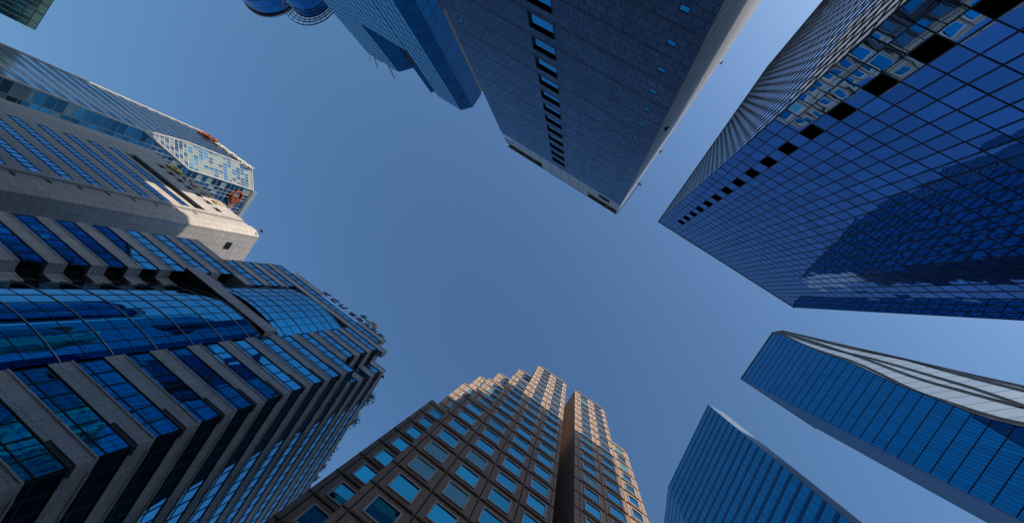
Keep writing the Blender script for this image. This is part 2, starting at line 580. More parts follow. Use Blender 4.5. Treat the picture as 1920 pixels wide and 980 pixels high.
    B.part('penthouse', pc, M['pale_panel'])
    rf = MB()
    rf.box(0.083 * D, 0.495 * D, D + 0.6, VB - 0.4, L3 - 0.05, L3 + 0.1)
    rf.box(0.621 * D, 1.034 * D, D + 0.6, VB - 0.4, L3 - 0.05, L3 + 0.1)
    B.part('roof', rf, M['roof'])
    # windows
    fr = MB()
    fw = 0.13
    hw, hh = WW / 2, WH / 2
    for (x0, x1, z0, z1) in ((-hw, -hw + fw, -hh, hh), (hw - fw, hw, -hh, hh), (-hw + fw, hw - fw, -hh, -hh + fw), (-hw + fw, hw - fw, hh - fw, hh)):
        fr.box(x0, x1, -0.02, 0.14, z0, z1)
    pn = MB()
    pn.face([(-hw + fw, 0.08, -hh + fw), (hw - fw, 0.08, -hh + fw), (hw - fw, 0.08, hh - fw), (-hw + fw, 0.08, hh - fw)])
    meF, meP = fr.mesh('window', [M['frame_grey']], lift=0), pn.mesh('pane', [M['glass_teal']], lift=0)
    scored = []
    for (x, y, z, sc) in wins:
        p = grid(32.5, x, y, z + CAM_H)
        a = proj(p)
        ar = 1e-9
        if a and -60 < a[0] < 1980 and -60 < a[1] < 1040:
            ar = 1.0 / p.length ** 2
        scored.append((ar, x, y, z, sc))
    scored.sort(reverse=True)
    rest_f, rest_p = MB(), MB()
    for k, (ar, x, y, z, sc) in enumerate(scored):
        if k < 100:
            o = bpy.data.objects.new('window', meF)
            COL.objects.link(o)
            o.parent = B.root
            o.location = (x - B.org[0], y - 0.10 - B.org[1], z + CAM_H)
            o.scale = (sc, 1, 1)
            # individual panes are never perfectly plumb
            g = bpy.data.objects.new('pane', meP)
            COL.objects.link(g)
            g.parent = o
            g.rotation_euler = (random.gauss(0, .004), 0, random.gauss(0, .004))
        else:
            for (x0, x1, z0, z1) in ((-hw, -hw + fw, -hh, hh), (hw - fw, hw, -hh, hh), (-hw + fw, hw - fw, -hh, -hh + fw), (-hw + fw, hw - fw, hh - fw, hh)):
                rest_f.box(x + x0 * sc, x + x1 * sc, y - 0.12, y + 0.04, z + z0, z + z1, 0)
            rest_f.face([(x + (-hw + fw) * sc, y - 0.02, z - hh + fw), (x + (hw - fw) * sc, y - 0.02, z - hh + fw), (x + (hw - fw) * sc, y - 0.02, z + hh - fw), (x + (-hw + fw) * sc, y - 0.02, z + hh - fw)], 1)
    B.part('window', rest_f, [M['frame_grey'], M['glass_teal']], kind='stuff')


brown_tower()


# ------------------------------------------------------------------ dark blue mirror-glass tower (right)
def mirror_tower():
    D = DK
    B = Thing('mirror_glass_tower', 'deep blue mirror glass tower with a column of black louvre panels near its edge', 'tower', 35, 0.9 * D, -1.6 * D)
    s0, s1, z1 = 0.234 * D, 1.593 * D, 3.885 * D
    back = -2.75 * D
    w = Wall((s1, -D), (s0, -D))
    nc = 26
    cols = [w.L * i / nc for i in range(nc + 1)]
    rows = [z1]
    z = 3.813 * D
    while z > ZG + 1:
        rows.append(z)
        z -= 0.086 * D
    rows.append(ZG)
    rows.reverse()
    ci = nc - 3                                  # third column from the left-hand corner, counted from s1
    zt = [r for r in rows]
    skip = set()
    lv = []
    k = 0
    while True:
        zz = 3.555 * D - 0.172 * D * k
        if zz < 4: break
        j = min(range(len(rows)), key=lambda i: abs(rows[i] - zz)) - 1
        skip.add((ci, j))
        lv.append(j)
        k += 1
    curtain(B, w, ZG, z1, cols, rows, M['glass_k'], M['mull_dark'], 0.085, 0.07, 0.05, 0.03, 0.0045, 0.004, skip)
    for j in lv:
        mb = MB()
        n = 14
        for t in range(n):
            zz = rows[j] + (rows[j + 1] - rows[j]) * (t + 0.2) / n
            p = [w.pt(cols[ci] + .03, -0.10, zz), w.pt(cols[ci + 1] - .03, -0.10, zz), w.pt(cols[ci + 1] - .03, 0.02, zz - 0.06), w.pt(cols[ci] + .03, 0.02, zz - 0.06)]
            mb.face(p, 1)
        mb.face([w.pt(cols[ci], -0.105, rows[j]), w.pt(cols[ci + 1], -0.105, rows[j]), w.pt(cols[ci + 1], -0.105, rows[j + 1]), w.pt(cols[ci], -0.105, rows[j + 1])])
        B.part('louvre_panel', mb, [M['louvre'], M['slat']])
    # left side, seen at a grazing angle
    w2 = Wall((s0, -D), (s0, back))
    cols2 = [w2.L * i / 34 for i in range(35)]
    curtain(B, w2, ZG, z1, cols2, rows, M['glass_k'], M['mull_dark'], 0.10, 0.10, 0.05, 0.03, 0.003, 0.0)
    w3 = Wall((s1, back), (s1, -D))
    curtain(B, w3, ZG, z1, [w3.L * i / 20 for i in range(21)], rows[::2] if len(rows) % 2 else rows, M['glass_k'], M['mull_dark'], 0.085, 0.07, 0.05, 0.03)
    core = MB()
    core.box(s0 + 0.3, s1 - 0.3, back, -D - 0.3, ZG, z1 - 0.1)
    core.box(s0 + 0.1, s1 - 0.1, back - 0.2, -D - 0.1, z1 - 0.1, z1 + 0.02)
    B.part('core_wall', core, M['mull_dark'])
    cp = MB()
    for (a, b, c, d) in ((s0 - .1, s1 + .1, -D - .2, -D + .1), (s0 - .1, s0 + .2, back, -D - .2), (s1 - .2, s1 + .1, back, -D - .2)):
        cp.box(a, b, c, d, z1 + 0.03, z1 + 0.3)
    B.part('coping', cp, M['steel'])


mirror_tower()


# ------------------------------------------------------------------ grey stone tower (top)
def stone_tower():
    D = DS
    B = Thing('stone_tower', 'grey stone slab tower with one central column of deep windows and tiny square windows', 'tower', 34.3, -0.9 * D, -1.8 * D)
    sl, sr = -1.625 * D, -0.134 * D
    zp, zr = 4.164 * D, 4.61 * D
    back = -3.9 * D
    w = Wall((sr, -D), (sl, -D))                  # a runs from right corner to left

    def A(s): return sr - s * D
    fl = 0.188 * D
    rects = []                                    # openings a0,a1,z0,z1
    sm, bigs = [], []
    for k in range(-6, 15):
        z = 1.344 * D + k * fl
        for (s_a, s_b) in ((-0.257, -0.216), (-1.542, -1.503)):
            if z + 0.036 * D < zp - 0.5:
                sm.append((A(s_b), A(s_a), z, z + 0.036 * D))
    for k in range(-8, 12):
        z = 1.831 * D + k * fl
        bigs.append((A(-0.796), A(-0.954), z, z + 0.122 * D))
    # wall with openings: vertical bands
    wall = MB()
    T = 0.7
    xs = sorted(set([0.0, w.L] + [r[0] for r in sm + bigs] + [r[1] for r in sm + bigs]))
    for i in range(len(xs) - 1):
        a0, a1 = xs[i], xs[i + 1]
        op = sorted([(r[2], r[3]) for r in sm + bigs if r[0] <= a0 + 1e-6 and r[1] >= a1 - 1e-6])
        z = ZG
        for o in op:
            wall.wbox(w, a0, a1, -T, 0, z, o[0])
            z = o[1]
        wall.wbox(w, a0, a1, -T, 0, z, zp)
    B.part('wall', wall, M['grey_stone'])
    led = MB()
    for k in range(-7, 14):
        z = 1.637 * D + k * fl
        if z > ZG + 1 and z < zp:
            led.wbox(w, 0.0, w.L, 0.004, 0.014, z - 0.17, z + 0.17)
    B.part('string_course', led, M['ledge_stone'])
    for (a0, a1, z0, z1) in bigs:
        f = MB()
        t = 0.12
        for (p, q_, r, s_) in ((a0, a0 + t, z0, z1), (a1 - t, a1, z0, z1), (a0 + t, a1 - t, z0, z0 + t), (a0 + t, a1 - t, z1 - t, z1)):
            f.wbox(w, p, q_, -T + 0.02, 0.03, r, s_)
        o = B.part('window', f, M['dark_reveal'])
        g = MB()
        g.pane(w, a0 + t, a1 - t, z0 + t, z1 - t, -0.26, 0.004)
        B.part('pane', g, M['glass_win'], o)
    for (a0, a1, z0, z1) in sm:
        f = MB()
        t = 0.09
        for (p, q_, r, s_) in ((a0, a0 + t, z0, z1), (a1 - t, a1, z0, z1), (a0 + t, a1 - t, z0, z0 + t), (a0 + t, a1 - t, z1 - t, z1)):
            f.wbox(w, p, q_, -0.3, 0.01, r, s_)
        o = B.part('small_window', f, M['dark_reveal'])
        g = MB()
        g.pane(w, a0 + t, a1 - t, z0 + t, z1 - t, -0.03, 0.004)
        B.part('pane', g, M['glass_small'], o)
    core = MB()
    core.box(sl + 0.02, -0.62 * D, -1.9 * D, -D - T - 0.01, ZG, zp - 0.2)  # unseen back cut short so sun passes to the strip block
    core.box(-1.9 * D, -0.62 * D, back, -2.95 * D, ZG, zp - 0.22)  # unseen rear block, added to shape the shadow on the strip block
    core.box(-0.62 * D + .01, sr - 0.6, back, -D - T - 0.01, ZG, zp - 0.25)
    B.part('core_wall', core, M['grey_stone'])
    # right-hand side: pale panels with dark horizontal joints
    sd = MB()
    ws = Wall((sr, back), (sr, -D - T - 0.02))
    z = ZG
    while z < zr - 0.3:
        zt = min(z + 4.04, zr - 0.2)
        sd.wbox(ws, 0, ws.L, -0.5, 0.0, z + 0.2, zt - 0.2)
        z += 4.04
    B.part('side_wall', sd, M['pale_side'])
    # roof screen: pale louvre panels, open bays at both ends
    sc = MB()
    bays = lin(0, w.L, 2.6)
    zo = zp + 0.60 * (zr - zp)
    open_l, open_r = (A(-1.15), A(-1.62)), (A(-0.14), A(-0.52))
    for i in range(len(bays) - 1):
        a0, a1 = bays[i] + 0.05, bays[i + 1] - 0.05
        mid = (a0 + a1) / 2
        op = open_l[0] < mid or mid < open_r[1]
        zt = zo if op else zr - 0.3
        hole = i in (1, len(bays) - 2)
        z = zp + 0.12
        while z < zt - 0.2:
            if not (hole and zp + 1.3 < z < zp + 3.4):
                sc.wbox(w, a0, a1, -0.25, -0.04, z, min(z + 0.36, zt))
            z += 0.42
    B.part('roof_screen', sc, M['pale_panel'])
    tr = MB()
    tr.wbox(w, 0, w.L, -0.5, 0.02, zr - 0.28, zr)
    tr.wbox(w, open_r[0] + .02, open_r[1], -0.45, 0.05, zo + 0.05, zo + 0.22)
    tr.wbox(w, open_l[0], open_l[1] - 0.02, -0.45, 0.05, zo + 0.05, zo + 0.22)
    B.part('roof_rim', tr, M['steel'])
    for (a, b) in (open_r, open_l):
        bz = MB()  # bars added as sunlit gold stripes, the light painted in their colour
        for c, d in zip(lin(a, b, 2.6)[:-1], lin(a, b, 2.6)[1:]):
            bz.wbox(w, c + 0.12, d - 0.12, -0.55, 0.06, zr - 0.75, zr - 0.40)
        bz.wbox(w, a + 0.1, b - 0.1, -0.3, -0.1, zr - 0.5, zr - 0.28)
        B.part('sunlit_stripe', bz, M['sun_stripe'])
    bk = MB()
    bk.wbox(w, 0.6, w.L - 0.1, -3.5, -3.2, zp - 0.2, zr - 0.6)
    bk.box(sl + 0.3, -0.62 * D, -1.85 * D, -D - 0.6, zr - 0.6, zr - 0.3)
    bk.box(-0.62 * D + .01, sr - 0.3, back, -D - 0.6, zr - 0.6, zr - 0.31)
    B.part('roof', bk, M['dark_reveal'])
    # pole fixed to the roof edge
    P = Thing('roof_pole', 'thin steel pole lying out from the right roof edge of the grey stone tower', 'pole', 34.3, sr, -1.30 * D, z0=zr + CAM_H)
    mb = MB()
    mb.rod((sr + 0.15, -1.02 * D, zr - 0.2), (sr + 0.5, -1.46 * D, zr + 0.5), 0.09, 8)
    P.part('shaft', mb, M['steel'])
    mb = MB()
    mb.box(sr + 0.1, sr + 1.1, -1.44 * D, -1.42 * D, zr + 0.3, zr + 0.42)
    P.part('crossbar', mb, M['steel'])
    for k, (s_, v_, zz, nm) in enumerate(((0.0, -1.12, 2.45, 'lowest'), (0.02, -1.75, 4.35, 'middle'), (0.02, -2.9, 4.40, 'largest'))):
        F = Thing('floodlight', ('small black floodlight on the right edge of the grey stone tower', 'black floodlight on the pale roof edge of the grey stone tower', 'largest black floodlight, on the stone tower side wall near the top edge')[k],
                  'floodlight', 34.3, sr, v_ * D, z0=zz * D + CAM_H)
        mb = MB()
        y = v_ * D
        mb.box(sr + 0.02, sr + 0.35, y - 0.04, y + 0.04, zz * D, zz * D + 0.08)
        F.part('bracket', mb, M['steel'])
        mb = MB()
        b = [(sr + 0.35, y - 0.22, zz * D - 0.1), (sr + 0.65, y - 0.3, zz * D - 0.25), (sr + 0.65, y + 0.3, zz * D - 0.25), (sr + 0.35, y + 0.22, zz * D - 0.1)]
        t = [(p[0], p[1], p[2] + 0.35) for p in b]
        mb.hexa(b, t)
        F.part('lamp_housing', mb, M['louvre'])


stone_tower()


# ------------------------------------------------------------------ banded office block with bow front (left)
def banded_block():
    D = DG
    B = Thing('banded_office_block', 'beige and blue banded office block with a bulging bow of curved blue glass', 'office block', 33.5, -1.3 * D, 1.6 * D)
    P = 0.1405 * D
    T0 = 0.964 * D
    SH, REC = 0.060 * D, 0.10
    stone_n = [0]

    def band(w, a0, a1, z0, z1, depth=0.9, label=None):
        mb = MB()
        mb.wbox(w, a0, a1, -depth, 0.0, z0, z1)
        mb.wbox(w, a0 + .01, a1 - .01, -depth, 0.07, z1 - 0.16, z1 - 0.02)
        return B.part('stone_band', mb, M['beige'])

    def strip(w, a0, a1, z0, z1, rec=REC, step=1.55, flip=False):
        g, f = MB(), MB()
        cs = lin(a0, a1, step)
        zt = z0 + 0.27 * (z1 - z0)
        for i in range(len(cs) - 1):
            g.pane(w, cs[i], cs[i + 1], z0, zt, -rec, 0.003)
            g.pane(w, cs[i], cs[i + 1], zt, z1, -rec, 0.003, 0.004)
        for a in cs:
            f.wbox(w, max(a0, a - 0.04), min(a1, a + 0.04), -rec - 0.06, -rec + 0.05, z0, z1)
        f.wbox(w, a0, a1, -rec - 0.05, -rec + 0.04, zt - 0.04, zt + 0.04)
        f.wbox(w, a0, a1, -rec - 0.05, -rec + 0.06, z0, z0 + 0.06)
        f.wbox(w, a0, a1, -rec - 0.05, -rec + 0.06, z1 - 0.06, z1)
        o = B.part('window_band', g, M['glass_g'])
        B.part('mullion', f, M['mull_dark'], o)

    def zb(k): return T0 + k * P, T0 + k * P + SH
    front = Wall((-3.0 * D, D), (0, D))

    def a(s): return (s + 3.0) * D
    core = MB()
    # right wing, h up to k=7 (full width), k=8..10 shorter, tops stepped
    RS = -0.76
    for k in range(-7, 8):
        z0, z1 = zb(k)
        if z1 < ZG + 0.2: continue
        band(front, a(-1.135), a(-0.86), max(z0, ZG), z1)
        band(front, a(-0.86) + .003, a(RS), max(z0, ZG) + 0.30, z1)
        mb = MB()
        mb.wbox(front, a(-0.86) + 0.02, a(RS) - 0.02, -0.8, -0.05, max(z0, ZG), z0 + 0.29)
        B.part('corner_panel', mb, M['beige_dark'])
        strip(front, a(-1.13), a(RS) - 0.13, z1, z0 + P)
    for k in (8, 9, 10, 11, 12):
        z0, z1 = zb(k)
        sr_ = {8: -0.86, 9: -0.86, 10: -0.86, 11: -0.82, 12: -0.92}[k]
        sl_ = {8: -1.12, 9: -1.12, 10: -1.12, 11: -1.886, 12: -1.78}[k]
        if k == 12:
            band(front, a(-1.78), a(-1.51), z0, z1)
            band(front, a(-1.15), a(-0.92), z0, z1)
        else:
            band(front, a(sl_), a(sr_), z0, z1)
        if k < 12:
            strip(front, a(-1.12 if k < 10 else -1.88 if k == 11 else -1.12), a({11: -0.92}.get(k, -0.86)) - 0.2, z1, z0 + P)
    # upper left part beside the bow
    for k in range(8, 11):
        z0, z1 = zb(k)
        band(front, a(-1.885), a(-1.60), z0, z1)
        strip(front, a(-1.88), a(-1.60), z1, z0 + P)
    # notch block at the top right
    nb = Wall((-0.86 * D, 1.107 * D), (RS * D, 1.107 * D))
    for k in range(8, 12):
        z0, z1 = zb(k)
        band(nb, 0.02, nb.L, z0, z1)
        if k < 11: strip(nb, 0.02, nb.L - 0.3, z1, z0 + P, step=1.4)
    rt = Wall((-0.86 * D, D + 0.92), (-0.86 * D, 1.107 * D))
    for k in range(8, 12):
        z0, z1 = zb(k)
        band(rt, 0.0, rt.L, z0, z1, 0.6)
    # side face
    side = Wall((RS * D, D), (RS * D, 2.75 * D))
    for k in range(-7, 12):
        z0, z1 = zb(k)
        if z1 < ZG + 0.2: continue
        st = 0.91 if k < 8 else 0.107 * D + 0.91
        band(side, st, side.L, max(z0, ZG), z1)
        if k < 11:
            strip(side, st - 0.78, side.L, z1, z0 + P, step=1.45)
    # dark louvre runs in the side face
    for (k, a0, a1) in ((3, 12, 20), (4, 16, 24), (5, 15, 30), (6, 20, 33), (8, 14, 31), (9, 13, 28)):
        z0, z1 = zb(k)
        mb = MB()
        zz = z1 + 0.12
        while zz < z0 + P - 0.2:
            mb.wbox(side, a0, a1, -0.4, -0.2, zz, zz + 0.09)
            zz += 0.16
        B.part('louvre_panel', mb, M['louvre'])
    # left wing in front
    LR, LL = -1.71, -2.10
    for k in range(-7, 9):
        z0, z1 = zb(k)
        if z1 < ZG + 0.2: continue
        band(front, a(LL), a(LR), max(z0, ZG), z1)
        if k < 8: strip(front, a(LL), a(LR) - 0.02, z1, z0 + P)
        rw = Wall((LR * D, D + 0.91), (LR * D, 1.046 * D + 0.9))
        band(rw, 0, rw.L, max(z0, ZG), z1, 0.6)
        rb = Wall((LR * D, 1.046 * D), (-1.63 * D, 1.046 * D))
        band(rb, 0.03, rb.L, max(z0, ZG), z1, 0.6)
    # recessed dark wall beside the wing
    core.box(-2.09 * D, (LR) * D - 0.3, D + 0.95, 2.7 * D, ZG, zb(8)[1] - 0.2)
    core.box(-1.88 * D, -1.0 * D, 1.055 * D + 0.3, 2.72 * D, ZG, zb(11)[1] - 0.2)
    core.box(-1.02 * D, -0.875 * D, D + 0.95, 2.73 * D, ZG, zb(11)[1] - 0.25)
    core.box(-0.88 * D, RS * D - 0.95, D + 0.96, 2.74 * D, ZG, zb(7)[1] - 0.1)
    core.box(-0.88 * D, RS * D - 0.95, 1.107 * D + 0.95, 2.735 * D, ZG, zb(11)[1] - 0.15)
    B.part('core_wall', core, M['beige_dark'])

    # bow of curved glass, lower and upper storeys
    def bow(s_l, v_l, s_r, v_r, sag, z0, z1, rows, ribz):
        g, f = MB(), MB()
        pl, pr = Vector((s_l * D, v_l * D)), Vector((s_r * D, v_r * D))
        ch = pr - pl
        n = Vector((ch.y, -ch.x)).normalized()
        NN = 9

        def arc(t, off=0.0): return pl + ch * t + n * (sag * D * 4 * t * (1 - t) + off)
        pts = [arc(i / NN) for i in range(NN + 1)]
        SUB = 3
        for i in range(NN):
            for j in range(len(rows) - 1):
                i0 = len(g.v)
                for zz in (rows[j], rows[j + 1]):
                    for q_ in range(SUB + 1):
                        p = arc((i + q_ / SUB) / NN)
                        g.v.append((p.x, p.y, zz))
                for q_ in range(SUB):
                    g.f.append((i0 + q_, i0 + q_ + 1, i0 + SUB + 2 + q_, i0 + SUB + 1 + q_))
                    g.m.append(0)
                    g.sm.append(True)
            ww = Wall(pts[i], pts[i + 1])
            f.wbox(ww, -0.022, 0.022, -0.1, 0.04, z0, z1)
        ribs = [MB() for _ in ribz]
        for zz, mbx, hh, o in [(z_, f, 0.022, 0.03) for z_ in rows if z_ not in ribz] + [(z_, ribs[i_], 0.04, 0.07) for i_, z_ in enumerate(ribz)]:
            K = NN * 3
            ar = [arc(i / K) for i in range(K + 1)]
            ao = [arc(i / K, o) for i in range(K + 1)]
            for i in range(K):
                mbx.prism([ao[i], ao[i + 1], ar[i + 1], ar[i]], zz - hh, zz + hh)
        o = B.part('bow_glass', g, M['glass_bow'])
        B.part('mullion', f, M['mull_soft'], o)
        for r_ in ribs:
            B.part('rib', r_, M['rib'], o)
        cap = MB()
        K = 18
        poly = [tuple(arc(i / K, -0.02)) for i in range(K + 1)] + [(pr.x, pr.y + 1.0), (pl.x, pl.y + 1.0)]
        cap.prism(poly, z1 - 0.01, z1 + 0.12)
        B.part('bow_roof', cap, M['beige_dark'])
    rib = [0.993 * D + (i - 8) * 0.1405 * D for i in range(0, 15)]
    zt = 1.765 * D
    rows = sorted([ZG] + [r_ for r_ in rib if ZG + 1 < r_ < zt - 0.5] + [r_ + P / 2 for r_ in rib if ZG + 1 < r_ + P / 2 < zt - 0.5] + [zt])
    bow(-1.66, 1.05, -1.137, 1.0, 0.040, ZG, zt, rows, [r_ for r_ in rib if ZG + 1 < r_ < zt - 0.5] + [zt])
    z0u, z1u = 1.87 * D, 2.42 * D
    rib = [z0u + 0.1405 * D * (i + 0.3) for i in range(0, 4)]
    rows = sorted([z0u] + rib + [r_ + P / 2 for r_ in rib if r_ + P / 2 < z1u - 0.3] + [z1u])
    bow(-1.60, 1.01, -1.115, 1.0, 0.040, z0u, z1u, rows, rib)
    bm = MB()
    bm.box(-1.71 * D, -1.14 * D, 0.977 * D, 1.02 * D, 1.785 * D, 1.86 * D)
    B.part('beam', bm, M['beige'])
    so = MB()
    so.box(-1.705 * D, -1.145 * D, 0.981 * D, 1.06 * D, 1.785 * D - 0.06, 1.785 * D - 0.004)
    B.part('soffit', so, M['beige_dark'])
    # roof wall and roof
    rwl = MB()
    x = -1.50
    while x < -1.16:
        x1 = x + random.uniform(.012, .03)
        rwl.box(x * D, x1 * D, 1.05 * D - random.uniform(0, .25), 1.05 * D + 0.8, zb(11)[1] + 0.05, zb(12)[1] - random.uniform(0, .4))
        x = x1
    B.part('roof_wall', rwl, M['rough_wall'])
    rf = MB()
    rf.box(-1.88 * D, RS * D - 0.95, 1.12 * D + 0.95, 2.7 * D, zb(11)[1] - 0.14, zb(11)[1])
    B.part('roof', rf, M['roof'])
    return zb


ZB = banded_block()


# ------------------------------------------------------------------ signs: helpers
def glyphs(txt, size, depth):
    """Outline of one character as a list of (vertices, faces) in x (right), y (up), z (out)."""
    cu = bpy.data.curves.new('tmp_text', 'FONT')
    cu.body = txt
    cu.size = size
    cu.extrude = depth
    cu.offset = size * 0.018
    ob = bpy.data.objects.new('tmp_text', cu)
    COL.objects.link(ob)
    dg = bpy.context.evaluated_depsgraph_get()
    dg.update()
    me = bpy.data.meshes.new_from_object(ob.evaluated_get(dg))
    vs = [tuple(v.co) for v in me.vertices]
    fs = [tuple(p.vertices) for p in me.polygons]
    bpy.data.objects.remove(ob)
    bpy.data.curves.remove(cu)
    bpy.data.meshes.remove(me)
    return vs, fs


def letter(T, w, ch, a, d, z, size, depth, mat, stretch=1.0):
    vs, fs = glyphs(ch, size, depth)
    if not vs: return
    x0 = min(v[0] for v in vs)
    mb = MB()
    mb.v = [w.pt(a + (v[0] - x0) * stretch, d + v[2], z + v[1]) for v in vs]
    mb.f, mb.m, mb.sm = fs, [0] * len(fs), [False] * len(fs)
    T.part('letter', mb, mat)


def ring(w, a, d, z, ro, ri, depth, mb, mat=0, t0=0.0, t1=2 * math.pi, n=28, sx=1.0):
    for i in range(n):
        u0, u1 = t0 + (t1 - t0) * i / n, t0 + (t1 - t0) * (i + 1) / n
        q_ = [(ro * math.cos(u0) * sx, ro * math.sin(u0)), (ro * math.cos(u1) * sx, ro * math.sin(u1)), (ri * math.cos(u1) * sx, ri * math.sin(u1)), (ri * math.cos(u0) * sx, ri * math.sin(u0))]
        mb.hexa([w.pt(a + p[0], d, z + p[1]) for p in q_], [w.pt(a + p[0], d + depth, z + p[1]) for p in q_], mat)


def plate(w, pts, d, depth, mb, mat=0):
    mb.hexa([w.pt(p[0], d, p[1]) for p in pts], [w.pt(p[0], d + depth, p[1]) for p in pts], mat)


def block_sign():
    D = DG
    w = Wall((-3.0 * D, D), (0, D))
    z = ZB(12)[1] + 0.25
    S = Thing('rooftop_sign', 'dark violet rooftop letters with a small kite emblem on the banded office block', 'sign', 33.5, -1.25 * D, D, z0=z + CAM_H)
    x = (3.0 - 1.535) * D
    for ch, st in (('K', 1.0), ('C', 1.0), ('U', 1.0)):
        letter(S, w, ch, x, -0.15, z, 2.1, 0.10, M['purple'], st)
        x += 1.95
    x += 0.5
    xe = x
    for ch in '한국교직원':
        letter(S, w, ch, x, -0.15, z, 1.5, 0.09, M['purple'], 1.0)
        x += 1.62
    em = MB()
    ze = z + 1.9
    xe += 1.2
    plate(w, [(xe, ze + 0.2), (xe + 1.5, ze + 0.3), (xe + 0.4, ze + 2.0)], -0.1, 0.2, em, 0)
    plate(w, [(xe + 0.3, ze + 0.45), (xe + 1.0, ze + 0.5), (xe + 0.5, ze + 1.3)], 0.11, 0.05, em, 1)
    plate(w, [(xe + 1.6, ze - 0.1), (xe + 3.0, ze - 0.3), (xe + 1.9, ze + 0.9)], -0.1, 0.2, em, 2)
    plate(w, [(xe + 2.2, ze + 1.0), (xe + 3.2, ze + 0.1), (xe + 3.2, ze + 1.3)], -0.1, 0.2, em, 3)
    plate(w, [(xe + 3.3, ze - 0.4), (xe + 4.3, ze - 0.4), (xe + 3.5, ze + 1.2)], -0.1, 0.2, em, 4)
    S.part('emblem', em, [M['teal_sign'], M['navy_sign'], M['lime_sign'], M['orange'], M['yellow']])
    pm = MB()
    for i in range(9):
        xx = (3.0 - 1.52) * D + i * 1.85
        pm.rod(w.pt(xx, -0.3, z - 0.6), w.pt(xx, -0.3, z + 1.2), 0.04, 6)
    pm.rod(w.pt(xe + 0.6, -0.2, z - 0.2), w.pt(xe + 0.6, -0.2, ze + 1.0), 0.05, 6)
    pm.rod(w.pt(xe + 3.4, -0.2, z - 0.2), w.pt(xe + 3.4, -0.2, ze + 1.0), 0.05, 6)
    S.part('sign_frame', pm, M['steel'])


block_sign()


# shrubs of the roof garden, hanging over the side parapet
def shrub(v, z, r, n, label):
    D = DG
    x = -0.76 * D
    T = Thing('roof_shrub', label, 'shrub', 33.5, x - 0.5, v, group='shrubs along the roof edge of the banded block', z0=z + CAM_H)
    st = MB()
    lf = MB()
    for k in range(5):
        a = random.uniform(0, 6.28)
        tip = (x - 0.3 + r * 0.7 * math.cos(a) * 0.6, v + r * 0.8 * math.sin(a), z + r * random.uniform(0.8, 1.5))
        st.rod((x - 0.5, v, z - 0.1), tip, 0.06, 5, r1=0.02)
        for j in range(n):
            c = Vector(tip) + Vector((random.gauss(0, r * .33), random.gauss(0, r * .4), random.gauss(0, r * .3)))
            s_ = random.uniform(.10, .22)
            u_ = Vector((random.gauss(0, 1), random.gauss(0, 1), random.gauss(0, 1))).normalized()
            w_ = u_.orthogonal().normalized()
            lf.face([c - u_ * s_, c + w_ * s_ * .5, c + u_ * s_, c - w_ * s_ * .5])
    T.part('stem', st, M['bark'])
    T.part('foliage', lf, M['leaf'])


zg = ZB(11)[1]
for (v, r, n, lb) in ((1.17, 0.5, 14, 'smallest roof shrub, nearest the front corner of the banded block'),
                      (1.37, 1.15, 60, 'round dark roof shrub standing highest above the banded block parapet'),
                      (1.52, 0.95, 50, 'second round roof shrub, between the tallest one and the long hedge of small shrubs'),
                      (1.66, 0.35, 12, 'tiny lone roof shrub between the round shrubs and the hedge'),
                      (1.80, 0.9, 50, 'bushy shrub at the upper end of the hedge on the banded block roof'),
                      (1.90, 0.65, 40, 'low shrub, second in the hedge on the banded block roof'),
                      (1.99, 0.6, 34, 'thin low shrub, third in the hedge on the banded block roof'),
                      (2.09, 0.6, 34, 'low shrub, fourth in the hedge on the banded block roof'),
                      (2.20, 0.55, 34, 'low shrub, fifth in the hedge on the banded block roof'),
                      (2.32, 0.6, 36, 'shrub in the hedge next to last before the granite tower hides the roof'),
                      (2.44, 0.7, 40, 'last shrub of the hedge, right beside the granite tower edge')):
    shrub(v * DG, zg, r, n, lb)


